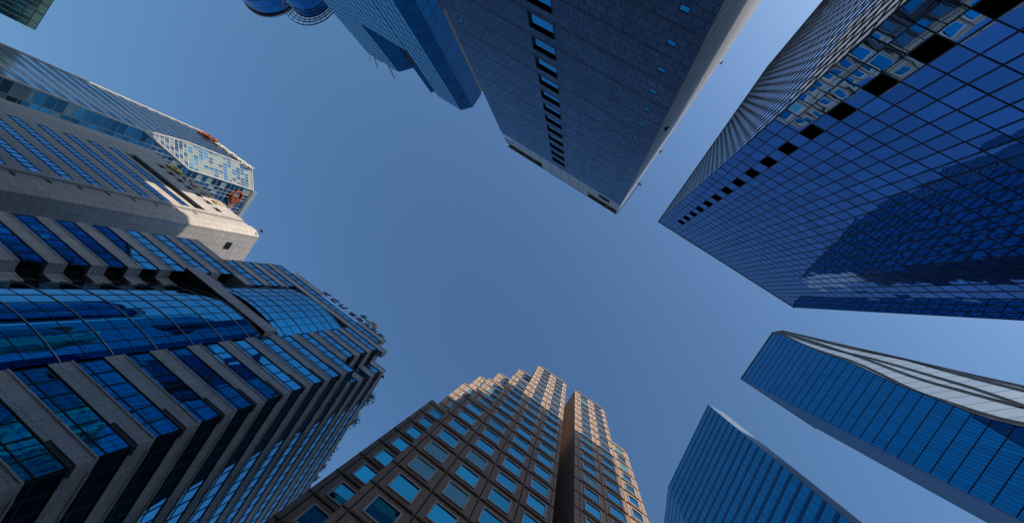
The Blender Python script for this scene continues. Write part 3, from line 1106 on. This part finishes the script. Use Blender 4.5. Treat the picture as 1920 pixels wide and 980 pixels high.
# ------------------------------------------------------------------ light grey office block with window strips (left)
def strip_block():
    D = DF
    B = Thing('strip_window_block', 'light grey stone office block with slanting bright blue window strips and a black roof slot', 'office block', 34.2, -2.9 * D, 1.8 * D)
    sl, e1, e2 = -3.62, -2.36, -2.305
    zr = 2.85 * D
    front = Wall((sl * D, D), (e1 * D, D))

    def a(s): return (s - sl) * D
    P, Hs = 0.1325 * D, 0.064 * D
    z_first = 2.348 * D                           # bottom of the top strip
    S0, S1 = a(-3.325), a(-2.535)
    strips = []
    k = 0
    while z_first - k * P > ZG + 2:
        strips.append((z_first - k * P, z_first - k * P + Hs))
        k += 1
    wall = MB()
    # left and right piers, then courses between strips
    T = 0.8
    slot = (a(-3.33), a(-2.53), 2.45 * D, 2.535 * D)
    wall.wbox(front, 0, S0 - 0.001, -T, 0, ZG, zr)
    holes = [(a(-3.40 + 0.115 * i) if False else S0 + 1.0 + i * 2.9, 2.655 * D, 2.71 * D) for i in range(7)]
    z = ZG
    for (z0, z1) in reversed(strips):
        wall.wbox(front, S0, S1, -T, 0, z, z0)
        z = z1
    wall.wbox(front, S0, S1, -T, 0, z, slot[2])
    z = slot[3]
    hz0, hz1 = holes[0][1], holes[0][2]
    wall.wbox(front, S0, S1, -T, 0, z, hz0)
    x = S0
    for (h, _, _) in holes:
        wall.wbox(front, x, h, -T, 0, hz0, hz1)
        x = h + 2.0
    wall.wbox(front, x, S1, -T, 0, hz0, hz1)
    wall.wbox(front, S0, S1, -T, 0, hz1, zr)
    # right pier with vent openings
    V0, V1 = a(-2.475), a(-2.435)
    wall.wbox(front, S1 + .001, a(-2.50), -T, 0, ZG, zr)
    pier = MB()
    vz = []
    k = 0
    while 2.35 * D - k * P > ZG + 2:
        vz.append(2.395 * D - k * P)
        k += 1
    z = ZG
    A0, A1 = a(-2.49), a(-2.425)
    for zz in reversed(vz):
        pier.wbox(front, A0, A1, -T, -0.25, z, zz)
        z = zz + 0.018 * D
    pier.wbox(front, A0, A1, -T, -0.25, z, zr)
    pier.wbox(front, A1 + .001, front.L, -T, -0.02, ZG, zr - .002)
    B.part('wall', wall, M['f_stone'])
    B.part('pier', pier, M['f_stone'])
    for zz in vz:
        mb = MB()
        mb.pane(front, A0, A1, zz, zz + 0.018 * D, -0.5, 0.01)
        B.part('vent_window', mb, M['glass_f'])
    for (z0, z1) in strips:
        g, f = MB(), MB()
        cs = lin(S0, S1, 1.25)
        zt = z0 + 0.22 * (z1 - z0)
        for i in range(len(cs) - 1):
            g.pane(front, cs[i], cs[i + 1], z0, zt, -0.07, 0.004)
            g.pane(front, cs[i], cs[i + 1], zt, z1, -0.07, 0.004)
            f.wbox(front, cs[i], cs[i] + 0.07, -0.3, -0.01, z0, z1)
        f.wbox(front, S0, S1, -0.3, -0.005, zt - 0.04, zt + 0.04)
        o = B.part('window_band', g, M['glass_f'])
        B.part('mullion', f, M['mull_dark'], o)
    sb = MB()
    sb.wbox(front, S0, S1, -T + 0.05, -T + 0.15, slot[2] - 0.2, slot[3] + 0.2)
    for (h, h0, h1) in holes:
        sb.wbox(front, h - 0.1, h + 2.1, -T + 0.2, -T + 0.3, h0 - 0.2, h1 + 0.2)
    B.part('roof_slot', sb, M['louvre'])
    # chamfer and side face
    cw = MB()
    poly = [(e1 * D + .01, D), (e2 * D, 1.03 * D), (e2 * D, 3.0 * D), (sl * D, 3.0 * D), (sl * D, D + T + .01), (e1 * D - 0.3, D + T + .01)]
    win = (1.135 * D, 1.185 * D, 2.615 * D, 2.665 * D)
    cw.prism(poly, ZG, zr - 0.01)
    B.part('side_wall', cw, M['f_stone'])
    sd = Wall((e2 * D, 1.03 * D), (e2 * D, 3.0 * D))
    mb = MB()
    mb.wbox(sd, 2.3, 3.9, 0.003, 0.03, 2.60 * D, 2.655 * D)
    B.part('side_window', mb, M['louvre'])
    rf = MB()
    rf.prism([(sl * D, D + 0.3), (e1 * D - 0.1, D + 0.3), (e2 * D - 0.3, 1.035 * D), (e2 * D - 0.3, 2.9 * D), (sl * D, 2.9 * D)], zr - .005, zr + 0.12)
    B.part('roof', rf, M['roof'])
    # floodlight on the pier
    for (s_, zz, lb) in ((-2.415, 1.36, 'small black floodlight on the pier of the light grey block near the left edge'), (-2.31, 2.84, 'tiny floodlight at the sunlit roof corner of the light grey block')):
        F = Thing('floodlight', lb, 'floodlight', 34.2, s_ * D, D, z0=zz * D + CAM_H)
        m1 = MB()
        m1.box(s_ * D - .04, s_ * D + .04, D - 0.5, D - 0.01, zz * D, zz * D + 0.08)
        F.part('bracket', m1, M['steel'])
        m2 = MB()
        m2.box(s_ * D - .25, s_ * D + .25, D - 0.8, D - 0.5, zz * D - 0.15, zz * D + 0.2)
        m2.box(s_ * D - .18, s_ * D + .18, D - 0.5, D - 0.42, zz * D - 0.1, zz * D + 0.15)
        F.part('lamp_housing', m2, M['louvre'])
    # sign on the roof edge
    S = Thing('rooftop_sign', 'cream roof letters led by a yellow looped emblem on the light grey block', 'sign', 34.2, -2.8 * D, D, z0=2.79 * D + CAM_H)
    em = MB()
    ac, zc_ = a(-3.27), 2.80 * D
    ring(front, ac, 0.1, zc_, 1.25, 0.55, 0.35, em, 0, sx=1.35)
    plate(front, [(ac + 1.2, zc_ - 0.75), (ac + 3.0, zc_ - 0.75), (ac + 3.0, zc_ - 0.1), (ac + 1.2, zc_ - 0.1)], 0.12, 0.36, em, 0)
    S.part('emblem', em, [M['yellow']])
    x = ac + 3.6
    for ch in '국민은행':
        letter(S, front, ch, x, 0.2, zc_ - 1.1, 2.6, 0.16, M['cream_sign'])
        x += 3.2


strip_block()


# ------------------------------------------------------------------ tall tower with cut corner and orange emblem (far left)
def crown_tower():
    H = HE
    B = Thing('cut_corner_tower', 'tall silvery glass tower whose white framed corner is cut away under the roof', 'tower', 34, -1.03 * H, 0.35 * H)
    uc, vf = -0.909 * H, 0.214 * H
    ul, vb = -1.157 * H, 0.46 * H
    cu, cv = 0.045 * H, 0.049 * H
    z1, z2 = 0.68 * H, 0.806 * H
    fr = Wall((ul, vf), (uc, vf))
    sd = Wall((uc, vf), (uc, vb))
    P = 3.6
    rows = lin(ZG, H, P)
    # front: floor bands
    g, f = MB(), MB()
    cols = lin(0, fr.L, 1.6)

    def fcut(z): return fr.L if z <= z1 else fr.L - cu * min(1, (z - z1) / (z2 - z1))
    for j in range(len(rows) - 1):
        za, zb_ = rows[j], rows[j + 1]
        for i in range(len(cols) - 1):
            c0, c1 = cols[i], cols[i + 1]
            lim = min(fcut(za), fcut(zb_))
            if c0 >= lim - 0.05: continue
            c1 = min(c1, lim)
            g.pane(fr, c0, c1, za, za + 2.5, 0, 0.004)
            g.pane(fr, c0, c1, za + 2.5, zb_, 0.0, 0.004, mat=1)
        lim = min(fcut(zb_), fcut(za))
        f.wbox(fr, 0, lim, -0.1, 0.12, za - 0.05, za + 0.05)
        f.wbox(fr, 0, lim, -0.1, 0.08, za + 2.46, za + 2.54)
    o = B.part('glass_wall', g, [M['glass_e_front'], M['spandrel_metal']])
    B.part('mullion_grid', f, M['mull_pale'], o)
    # side: white grid, panes of changing tone
    g, f = MB(), MB()
    cols = [0.0]
    pat = [3.2, 1.3, 1.3]
    k = 0
    while cols[-1] < sd.L - 1.5:
        cols.append(cols[-1] + pat[k % 3])
        k += 1
    cols[-1] = sd.L
    rs = lin(ZG, H, 1.8)

    def scut(z): return 0 if z <= z1 else cv * min(1, (z - z1) / (z2 - z1))
    for j in range(len(rs) - 1):
        lim = max(scut(rs[j]), scut(rs[j + 1]))
        for i in range(len(cols) - 1):
            if cols[i + 1] <= lim + 0.05: continue
            g.pane(sd, max(lim, cols[i]), cols[i + 1], rs[j], rs[j + 1], 0, 0.004)
        f.wbox(sd, lim, sd.L, -0.1, 0.06, rs[j] - 0.06, rs[j] + 0.06)
    for c in cols:
        # vertical bar stops where the cut begins
        zt = H
        if c < cv: zt = z1 + (z2 - z1) * c / cv
        f.wbox(sd, max(0, c - 0.06), c + 0.06, -0.1, 0.12, ZG, zt)
    o = B.part('glass_wall', g, M['glass_e_side'])
    B.part('mullion_grid', f, M['white_metal'], o)
    # cut corner: slanting lower triangle and upright upper part
    pA, pB = (uc - cu, vf), (uc, vf + cv)
    up = Wall(pA, pB)
    curtain(B, up, z2, H, lin(0, up.L, 1.15), lin(z2, H, 1.8), M['glass_e_cham'], M['white_metal'], 0.14, 0.14, 0.10, 0.06)
    apex = Vector((uc, vf, z1))
    La, Lb = Vector((pA[0], pA[1], z2)), Vector((pB[0], pB[1], z2))
    tg = MB()
    n = 9
    for j in range(n):
        t0, t1 = j / n, (j + 1) / n
        m_ = j + 1
        for i in range(m_):
            q0 = apex.lerp(La, t0).lerp(apex.lerp(Lb, t0), i / m_)
            q1 = apex.lerp(La, t0).lerp(apex.lerp(Lb, t0), (i + 1) / m_)
            q2 = apex.lerp(La, t1).lerp(apex.lerp(Lb, t1), (i + 1) / m_)
            q3 = apex.lerp(La, t1).lerp(apex.lerp(Lb, t1), i / m_)
            tg.face([q0, q1, q2, q3] if j else [q0, q2, q3])
        a_, b_ = apex.lerp(La, t1), apex.lerp(Lb, t1)
        tg.rod(a_, b_, 0.09, 4, 1)
    for k in range(1, 6):
        tg.rod(apex.lerp(La.lerp(Lb, k / 6), 0.25), La.lerp(Lb, k / 6), 0.08, 4, 1)
    B.part('corner_glass', tg, [M['glass_e_cham'], M['white_metal']])
    # white edge frames
    ef = MB()
    for p0, p1 in ((apex, La), (apex, Lb), (La, (pA[0], pA[1], H)), (Lb, (pB[0], pB[1], H)), ((uc, vf, ZG), apex), ((pA[0], pA[1], H), (pB[0], pB[1], H)), ((ul, vf, H), (pA[0], pA[1], H)), ((pB[0], pB[1], H), (uc, vb, H)), ((ul, vf, ZG), (ul, vf, H))):
        ef.rod(p0, p1, 0.33, 6)
    B.part('edge_frame', ef, M['white_metal'])
    co = MB()
    co.prism([(ul + .2, vf + 1.5), (uc - cu - 1.0, vf + 1.5), (uc - 1.5, vf + cv + 1.0), (uc - 1.5, vb), (ul + .2, vb)], ZG, H - 0.3)
    co.prism([(ul + .2, vf + 0.2), (uc - cu, vf + 0.2), (uc - 0.2, vf + cv), (uc - 0.2, vb), (ul + .2, vb)], H - 0.28, H - 0.05)
    B.part('core_wall', co, M['mull_soft'])
    pp = MB()
    pp.wbox(sd, cv + 0.3, sd.L, 0.05, 0.5, H + 0.2, H + 2.0)
    B.part('parapet', pp, M['spandrel'])
    # emblem and letters on the side face and on the front face
    S = Thing('facade_sign', 'orange ring emblem over one white letter on the dark side of the cut corner tower', 'sign', 34, uc, vf + cv + 6, z0=H - 6 + CAM_H)
    em = MB()
    ac, zz = cv + 4.6, H - 5.0
    ring(sd, ac - 0.7, 0.25, zz + 0.2, 2.2, 1.75, 0.3, em)
    ring(sd, ac + 1.3, 0.62, zz - 0.5, 1.9, 1.45, 0.3, em)
    ring(sd, ac + 0.3, 0.98, zz - 0.8, 1.25, 0.85, 0.3, em)
    S.part('emblem', em, M['orange'])
    letter(S, sd, '한', ac + 4.4, 0.3, zz - 2.8, 4.8, 0.15, M['white_sign'])
    S2 = Thing('facade_sign', 'orange ring emblem and white letters along the silvery roof edge of the cut corner tower', 'sign', 34, -1.05 * H, vf, z0=H - 5 + CAM_H)
    em = MB()
    ac = 5.5
    ring(fr, ac, 0.25, H - 2.0, 3.3, 2.4, 0.35, em)
    ring(fr, ac + 1.6, 0.65, H - 2.4, 2.5, 1.8, 0.3, em)
    S2.part('emblem', em, M['orange'])
    x = ac + 5.0
    for ch in '한화생명':
        letter(S2, fr, ch, x, 0.3, H - 3.6, 4.4, 0.15, M['white_sign'])
        x += 4.7


crown_tower()


# ------------------------------------------------------------------ blue glass tower with sawtooth corners (top)
def sawtooth_tower():
    H = HB
    B = Thing('sawtooth_glass_tower', 'bright blue gridded glass tower with dark slanting corner facets beside the grey stone tower', 'tower', 34, -0.66 * H, -0.45 * H)

    def U(*p): return (p[0] * H, -p[1] * H)
    RW, CW = 2.9, 1.9
    # walls run so that the outside faces the street: from right to left
    def wall_(p, q_, z0, z1, mat, cw=CW, rw=RW):
        w = Wall(U(*p), U(*q_))
        cs = lin(0, w.L, cw)
        rs = [z1 - rw * i for i in range(int((z1 - z0) / rw) + 1)][::-1]
        if rs[0] > z0 + 0.2: rs = [z0] + rs
        curtain(B, w, z0, z1, cs, rs, mat, M['mull_soft'], 0.09, 0.09, 0.05, 0.03, 0.002)
    sill = 0.80 * H
    # lower body: one long front
    wall_((-0.516, 0.236), (-0.593, 0.236), ZG, H, M['glass_b'])
    wall_((-0.595, 0.236), (-0.730, 0.236), ZG, sill, M['glass_b'])
    wall_((-0.730, 0.236), (-0.841, 0.236), ZG, 1.0 * H, M['glass_b'])
    # front-right facet and side
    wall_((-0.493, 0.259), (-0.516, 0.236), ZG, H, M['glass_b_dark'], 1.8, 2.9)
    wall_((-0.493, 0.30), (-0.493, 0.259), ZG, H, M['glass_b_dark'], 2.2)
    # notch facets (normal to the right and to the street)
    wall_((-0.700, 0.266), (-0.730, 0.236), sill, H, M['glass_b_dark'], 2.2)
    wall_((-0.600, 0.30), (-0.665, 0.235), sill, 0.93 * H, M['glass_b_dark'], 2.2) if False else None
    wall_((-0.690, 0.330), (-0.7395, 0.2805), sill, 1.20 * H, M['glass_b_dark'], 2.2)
    wall_((-0.60, 0.330), (-0.69, 0.330), sill, 1.20 * H, M['glass_b'])
    core = MB()

    def pr(pts, z0, z1): core.prism([U(*p) for p in pts][::-1] if False else [U(*p) for p in pts], z0, z1)
    pr([(-0.518, 0.238), (-0.495, 0.261), (-0.495, 0.45), (-0.593, 0.45), (-0.593, 0.238)][::-1], ZG, H - 0.1)
    pr([(-0.594, 0.238), (-0.594, 0.45), (-0.840, 0.45), (-0.840, 0.238)][::-1], ZG, sill - 0.05)
    pr([(-0.732, 0.238), (-0.702, 0.268), (-0.702, 0.45), (-0.840, 0.45), (-0.840, 0.238)][::-1], sill, H - 0.1)
    pr([(-0.738, 0.283), (-0.690, 0.332), (-0.594, 0.332), (-0.594, 0.46), (-0.738, 0.46)][::-1], sill, 1.20 * H - 0.1)
    B.part('core_wall', core, M['mull_soft'])
    # rooftop masts on the lower left block
    for k, (u_, dv, du, ln, lb) in enumerate(((-0.838, 0.0, -0.006, 3.2, 'short thin mast at the outer roof corner of the sawtooth tower'),
                                              (-0.822, 0.0, -0.004, 5.0, 'thick mast with a side arm on the sawtooth tower roof'),
                                              (-0.775, 0.0, 0.014, 5.0, 'dark slanting mast on the middle of the sawtooth tower roof edge'))):
        T = Thing('roof_mast', lb, 'mast', 34, u_ * H, -0.238 * H, group='masts on the sawtooth tower roof', z0=H + CAM_H)
        mb = MB()
        mb.rod((u_ * H, -0.24 * H, H - 0.3), ((u_ + du) * H, -0.235 * H + 1.2, H + ln), 0.22 if k else 0.14, 6)
        T.part('shaft', mb, M['steel'])
        mb = MB()
        mb.rod((u_ * H - 0.2, -0.238 * H, H + ln * .3), (u_ * H + 2.2, -0.238 * H, H + ln * .36), 0.09, 5)
        T.part('arm', mb, M['steel'])


sawtooth_tower()


# ------------------------------------------------------------------ glass slab (bottom right) and wavy tower (right)
def glass_slab():
    H = HGL
    B = Thing('glass_slab_tower', 'plain blue curtain wall slab tower rising alone at the bottom right beside the wavy tower', 'tower', 34, 0.45 * H, 0.14 * H)
    c = math.cos(R(34))
    pA, pB = (0.383 * H, 0.038 * H), (0.4115 * H, 0.2435 * H)       # right and left ends of the front (grid frame)
    w = Wall(pB, pA)
    rows = [H - 4.26 * i for i in range(int((H + CAM_H) / 4.26) + 1)][::-1]
    rows = [ZG] + rows if rows[0] > ZG + 0.2 else rows
    cols = lin(0, w.L, 1.75)
    g, f, f2 = MB(), MB(), MB()
    for i in range(len(cols) - 1):
        for j in range(len(rows) - 1):
            g.pane(w, cols[i], cols[i + 1], rows[j], rows[j] + 1.1, 0, 0.002, mat=1)
            g.pane(w, cols[i], cols[i + 1], rows[j] + 1.1, rows[j + 1], 0, 0.002)
    for z in rows:
        f.wbox(w, 0, w.L, -0.1, 0.05, z - 0.08, z + 0.08)
    for a in cols:
        f2.wbox(w, max(0, a - 0.04), min(w.L, a + 0.04), -0.1, 0.05, ZG, H)
    o = B.part('glass_wall', g, [M['glass_gl'], M['glass_b_dark']])
    B.part('mullion_grid', f, M['mull_dark'], o)
    B.part('mullion_grid', f2, M['mull_soft'], o)
    d = Vector((pA[0] - pB[0], pA[1] - pB[1])).normalized()
    nrm = Vector((-d.y, d.x)) * -1                                  # towards the street, (-u)
    inw = -Vector((d.y, -d.x))
    dep = 0.035 * H
    pC = (pA[0] + inw.x * dep, pA[1] + inw.y * dep)
    pD = (pB[0] + inw.x * dep, pB[1] + inw.y * dep)
    w2 = Wall(pA, pC)
    sp_ = MB()
    sp_.wbox(w2, 0.02, w2.L, -0.35, 0.0, ZG, H)
    B.part('side_wall', sp_, M['side_grey'])
    # the front bends back beyond its left end
    pE = (pB[0] + 0.438 * 0.42 * H, pB[1] + 0.899 * 0.42 * H)
    w4 = Wall(pE, pB)
    curtain(B, w4, ZG, H, lin(0, w4.L, 1.75), rows, M['glass_gl'], M['mull_dark'], 0.08, 0.22, 0.05, 0.06, 0.002)
    wing = MB()
    wing.prism([(pB[0] + 0.5, pB[1] + 0.2), (pB[0] + inw.x * dep, pB[1] + inw.y * dep), (pE[0] + 8, pE[1]), (pE[0] + .4, pE[1] - .2)], ZG, H - 0.15)
    B.part('wing_wall', wing, M['mull_soft'])
    co = MB()
    co.prism([(pB[0] + inw.x * .4, pB[1] + inw.y * .4), (pA[0] + inw.x * .4 - d.x * .3, pA[1] + inw.y * .4 - d.y * .3), (pC[0] - d.x * .3, pC[1] - d.y * .3), pD], ZG, H - 0.1)
    B.part('core_wall', co, M['mull_soft'])
    cp = MB()
    cp.wbox(w, -0.1, w.L + 0.1, -0.5, 0.10, H + 0.03, H + 0.5)
    B.part('coping', cp, M['steel'])


glass_slab()


def wavy_tower():
    H = HGT
    B = Thing('wavy_glass_tower', 'tall blue glass tower with a wavy pale corner facet crossed by curving dark ribs', 'tower', 34, 0.5 * H, -0.12 * H)
    hs = [0.0, 0.30, 0.40, 0.455, 0.489, 0.59, 0.75, 1.0]
    me_ = [0.150, 0.142, 0.135, 0.130, 0.128, 0.136, 0.154, 0.178]
    cc = [0.040, 0.050, 0.060, 0.0636, 0.069, 0.061, 0.040, 0.013]

    def itp(arr, h):
        for i in range(len(hs) - 1):
            if h <= hs[i + 1]:
                t = (h - hs[i]) / (hs[i + 1] - hs[i])
                t = t * t * (3 - 2 * t) * 0.5 + t * 0.5
                return arr[i] + (arr[i + 1] - arr[i]) * t
        return arr[-1]
    U0 = 0.408

    def ringp(h):
        m_, c = itp(me_, h), itp(cc, h)
        return {'low': (0.587, 0.052), 'low2': (U0, 0.052), 'edge': (U0, m_), 'up': (U0 + c, m_ + c)}
    rows = [H - 3.0 * i for i in range(int((H + CAM_H) / 3.0) + 1)][::-1]
    rows[0] = ZG

    def P(p, z): return Vector((p[0] * H, -p[1] * H, z))

    def face(n0, n1, ncol, gm, mm, mv, mh, rowstep, rib=None, alt=1):
        g, f = MB(), MB()
        rs = rows[::rowstep] if (len(rows) - 1) % rowstep == 0 else rows
        for j in range(len(rs) - 1):
            ra, rb = ringp(max(0, rs[j] / H)), ringp(max(0, rs[j + 1] / H))
            a0, a1 = P(ra[n0], rs[j]), P(ra[n1], rs[j])
            b0, b1 = P(rb[n0], rs[j + 1]), P(rb[n1], rs[j + 1])
            for i in range(ncol):
                t0, t1 = i / ncol, (i + 1) / ncol
                g.face([a1.lerp(a0, t0), a1.lerp(a0, t1), b1.lerp(b0, t1), b1.lerp(b0, t0)])
            if mh: (f if mv else g).rod(a0, a1, mh, 4, 0 if mv else 1)
            if mv:
                for i in range(ncol + 1):
                    f.rod(a1.lerp(a0, i / ncol), b1.lerp(b0, i / ncol), mv, 4)
        o = B.part('glass_wall', g, [gm, mm])
        if f.v: B.part('mullion_grid', f, mm, o)
        return o
    face('edge', 'low2', 20, M['glass_gt'], M['mull_dark'], 0.04, 0.075, 1)
    face('low2', 'low', 4, M['side_blue'], M['mull_soft'], 0.0, 0.02, 1)
    o = face('up', 'edge', 6, M['glass_gt_pale'], M['steel'], 0.0, 0.035, 1)
    rb = MB()
    # ribs wander over the facet in pairs that cross
    for k in range(3):
        base = k / 2.0
        for sgn in (-1, 1):
            pts = []
            for j in range(len(rows)):
                h = max(0, rows[j] / H)
                r_ = ringp(h)
                t = min(1, max(0, base + sgn * 0.11 * math.sin(h * 11.0 + k * 0.9)))
                a0, a1 = P(r_['edge'], rows[j]), P(r_['up'], rows[j])
                n = Vector((-0.7, 0.7, 0)) * 0.0
                pts.append(a0.lerp(a1, t) + Vector((-0.1, -0.1, 0)))
            for j in range(len(pts) - 1):
                rb.rod(pts[j], pts[j + 1], 0.13, 5)
    B.part('rib', rb, M['mull_dark'], o)
    co = MB()
    prev = None
    for j in range(len(rows) - 1):
        r0, r1 = ringp(max(0, rows[j] / H)), ringp(max(0, rows[j + 1] / H))
        e = 0.004

        def rg(r_, z):
            L = [(0.587, 0.052 + e), (0.587, r_['up'][1] + 0.0), (r_['up'][0] + e, r_['up'][1] - e * .2), (U0 + e, r_['edge'][1] - e), (U0 + e, 0.052 + e)]
            return [P(p, z) for p in L]
        co.hexa(rg(r0, rows[j] + 0.001)[::-1], rg(r1, rows[j + 1] - 0.001)[::-1])
    B.part('core_wall', co, M['mull_soft'])
    cp = MB()
    r_ = ringp(1.0)
    for a_, b_ in (('low', 'low2'), ('low2', 'edge'), ('edge', 'up')):
        cp.rod(P(r_[a_], H + .1), P(r_[b_], H + .1), 0.25, 6)
    B.part('coping', cp, M['steel'])


wavy_tower()


# ------------------------------------------------------------------ round glass towers (top left of centre)
def lathe_wall(cx, cy, r, z, n, smooth=True):
    mb = MB()
    for j in range(len(z) - 1):
        for i in range(n):
            a0, a1 = 2 * math.pi * i / n, 2 * math.pi * (i + 1) / n
            mb.face([(cx + r * math.cos(a0), cy + r * math.sin(a0), z[j]), (cx + r * math.cos(a1), cy + r * math.sin(a1), z[j]), (cx + r * math.cos(a1), cy + r * math.sin(a1), z[j + 1]), (cx + r * math.cos(a0), cy + r * math.sin(a0), z[j + 1])])
    return mb


def hoop(mb, cx, cy, ro, ri, z0, z1, n=72, mat=0):
    for i in range(n):
        a0, a1 = 2 * math.pi * i / n, 2 * math.pi * (i + 1) / n
        c0, s0, c1, s1 = math.cos(a0), math.sin(a0), math.cos(a1), math.sin(a1)
        mb.prism([(cx + ro * c0, cy + ro * s0), (cx + ro * c1, cy + ro * s1), (cx + ri * c1, cy + ri * s1), (cx + ri * c0, cy + ri * s0)], z0, z1, mat)


def round_towers():
    H = 120.0
    cx, cy, r = -1.235 * H, -0.275 * H, 0.108 * H
    B = Thing('round_glass_tower', 'round dark blue glass tower with a pale roof rim at the top edge', 'tower', 34, cx, cy)
    B.part('glass_wall', lathe_wall(cx, cy, r, lin(ZG, H, 3.4), 72), M['glass_round'])
    f = MB()
    for z in lin(ZG, H, 3.4)[1:-1]:
        hoop(f, cx, cy, r + 0.05, r - 0.02, z - 0.06, z + 0.06, 72)
    B.part('mullion_grid', f, M['mull_soft'])
    rm = MB()
    hoop(rm, cx, cy, r + 0.75, r - 0.5, H, H + 0.6)
    B.part('roof_rim', rm, M['spandrel'])
    rf = MB()
    rf.prism([(cx + (r - .5) * math.cos(2 * math.pi * i / 72), cy + (r - .5) * math.sin(2 * math.pi * i / 72)) for i in range(72)], H - 0.2, H + 0.1)
    B.part('roof', rf, M['roof'])
    H = 110.0
    cx, cy, r = -1.100 * H, -0.297 * H, 0.070 * H
    B = Thing('round_glass_tower', 'slimmer round teal glass tower ringed by an open steel trellis at roof height', 'tower', 34, cx, cy)
    B.part('glass_wall', lathe_wall(cx, cy, r, lin(ZG, H, 3.4), 60), M['glass_round'])
    rf = MB()
    rf.prism([(cx + (r - .1) * math.cos(2 * math.pi * i / 60), cy + (r - .1) * math.sin(2 * math.pi * i / 60)) for i in range(60)], H - 0.2, H + 0.1)
    B.part('roof', rf, M['roof'])
    t = MB()
    R0 = 0.095 * H
    for rr in (r + 0.1, r + 0.9, r + 1.7, R0):
        hoop(t, cx, cy, rr + 0.09, rr - 0.09, H - 0.15, H + 0.15, 72)
    for i in range(30):
        a0 = 2 * math.pi * i / 30
        t.rod((cx + r * math.cos(a0), cy + r * math.sin(a0), H + 0.22), (cx + R0 * math.cos(a0), cy + R0 * math.sin(a0), H + 0.22), 0.10, 5)
    B.part('trellis', t, M['mull_dark'])


round_towers()


# ------------------------------------------------------------------ finned tower (top left corner)
def finned_tower():
    H = 150.0
    u0 = -1.914 * H
    B = Thing('finned_glass_tower', 'grey green glass tower with saw edged floors in the top left corner', 'tower', 34, u0 - 12, 0.1 * H)
    vf, vb = 0.268 * H, -0.12 * H
    P = 3.3
    g, f, ln = MB(), MB(), MB()
    z = H
    while z > ZG + P:
        zb_ = z - P
        cols = lin(vb, vf, 2.4)
        for i in range(len(cols) - 1):
            # each floor leans outwards to its head
            g.face([(u0 - 0.55, cols[i], zb_ + 0.35), (u0 - 0.55, cols[i + 1], zb_ + 0.35), (u0, cols[i + 1], z - 0.35), (u0, cols[i], z - 0.35)])
        f.hexa([(u0 - 0.8, vb, zb_), (u0 - 0.55, vb, zb_ + 0.34), (u0 - 0.55, vf, zb_ + 0.34), (u0 - 0.8, vf, zb_)], [(u0 - 0.8, vb, zb_ + 0.1), (u0 - 0.8, vb, zb_ + 0.35), (u0 - 0.8, vf, zb_ + 0.35), (u0 - 0.8, vf, zb_ + 0.1)])
        f.box(u0 - 0.8, u0 + 0.03, vb, vf, z - 0.34, z - 0.02)
        for c in cols:
            ln.rod((u0 - 0.53, c, zb_ + 0.36), (u0 + 0.03, c, z - 0.36), 0.06, 4)
        z -= P
    o = B.part('glass_wall', g, M['glass_d'])
    B.part('floor_edge', f, M['mull_dark'])
    B.part('mullion_grid', ln, M['spandrel'], o)
    co = MB()
    co.box(u0 - 30, u0 - 0.82, vb, vf - 0.02, ZG, H - 0.3)
    B.part('core_wall', co, M['mull_soft'])


finned_tower()
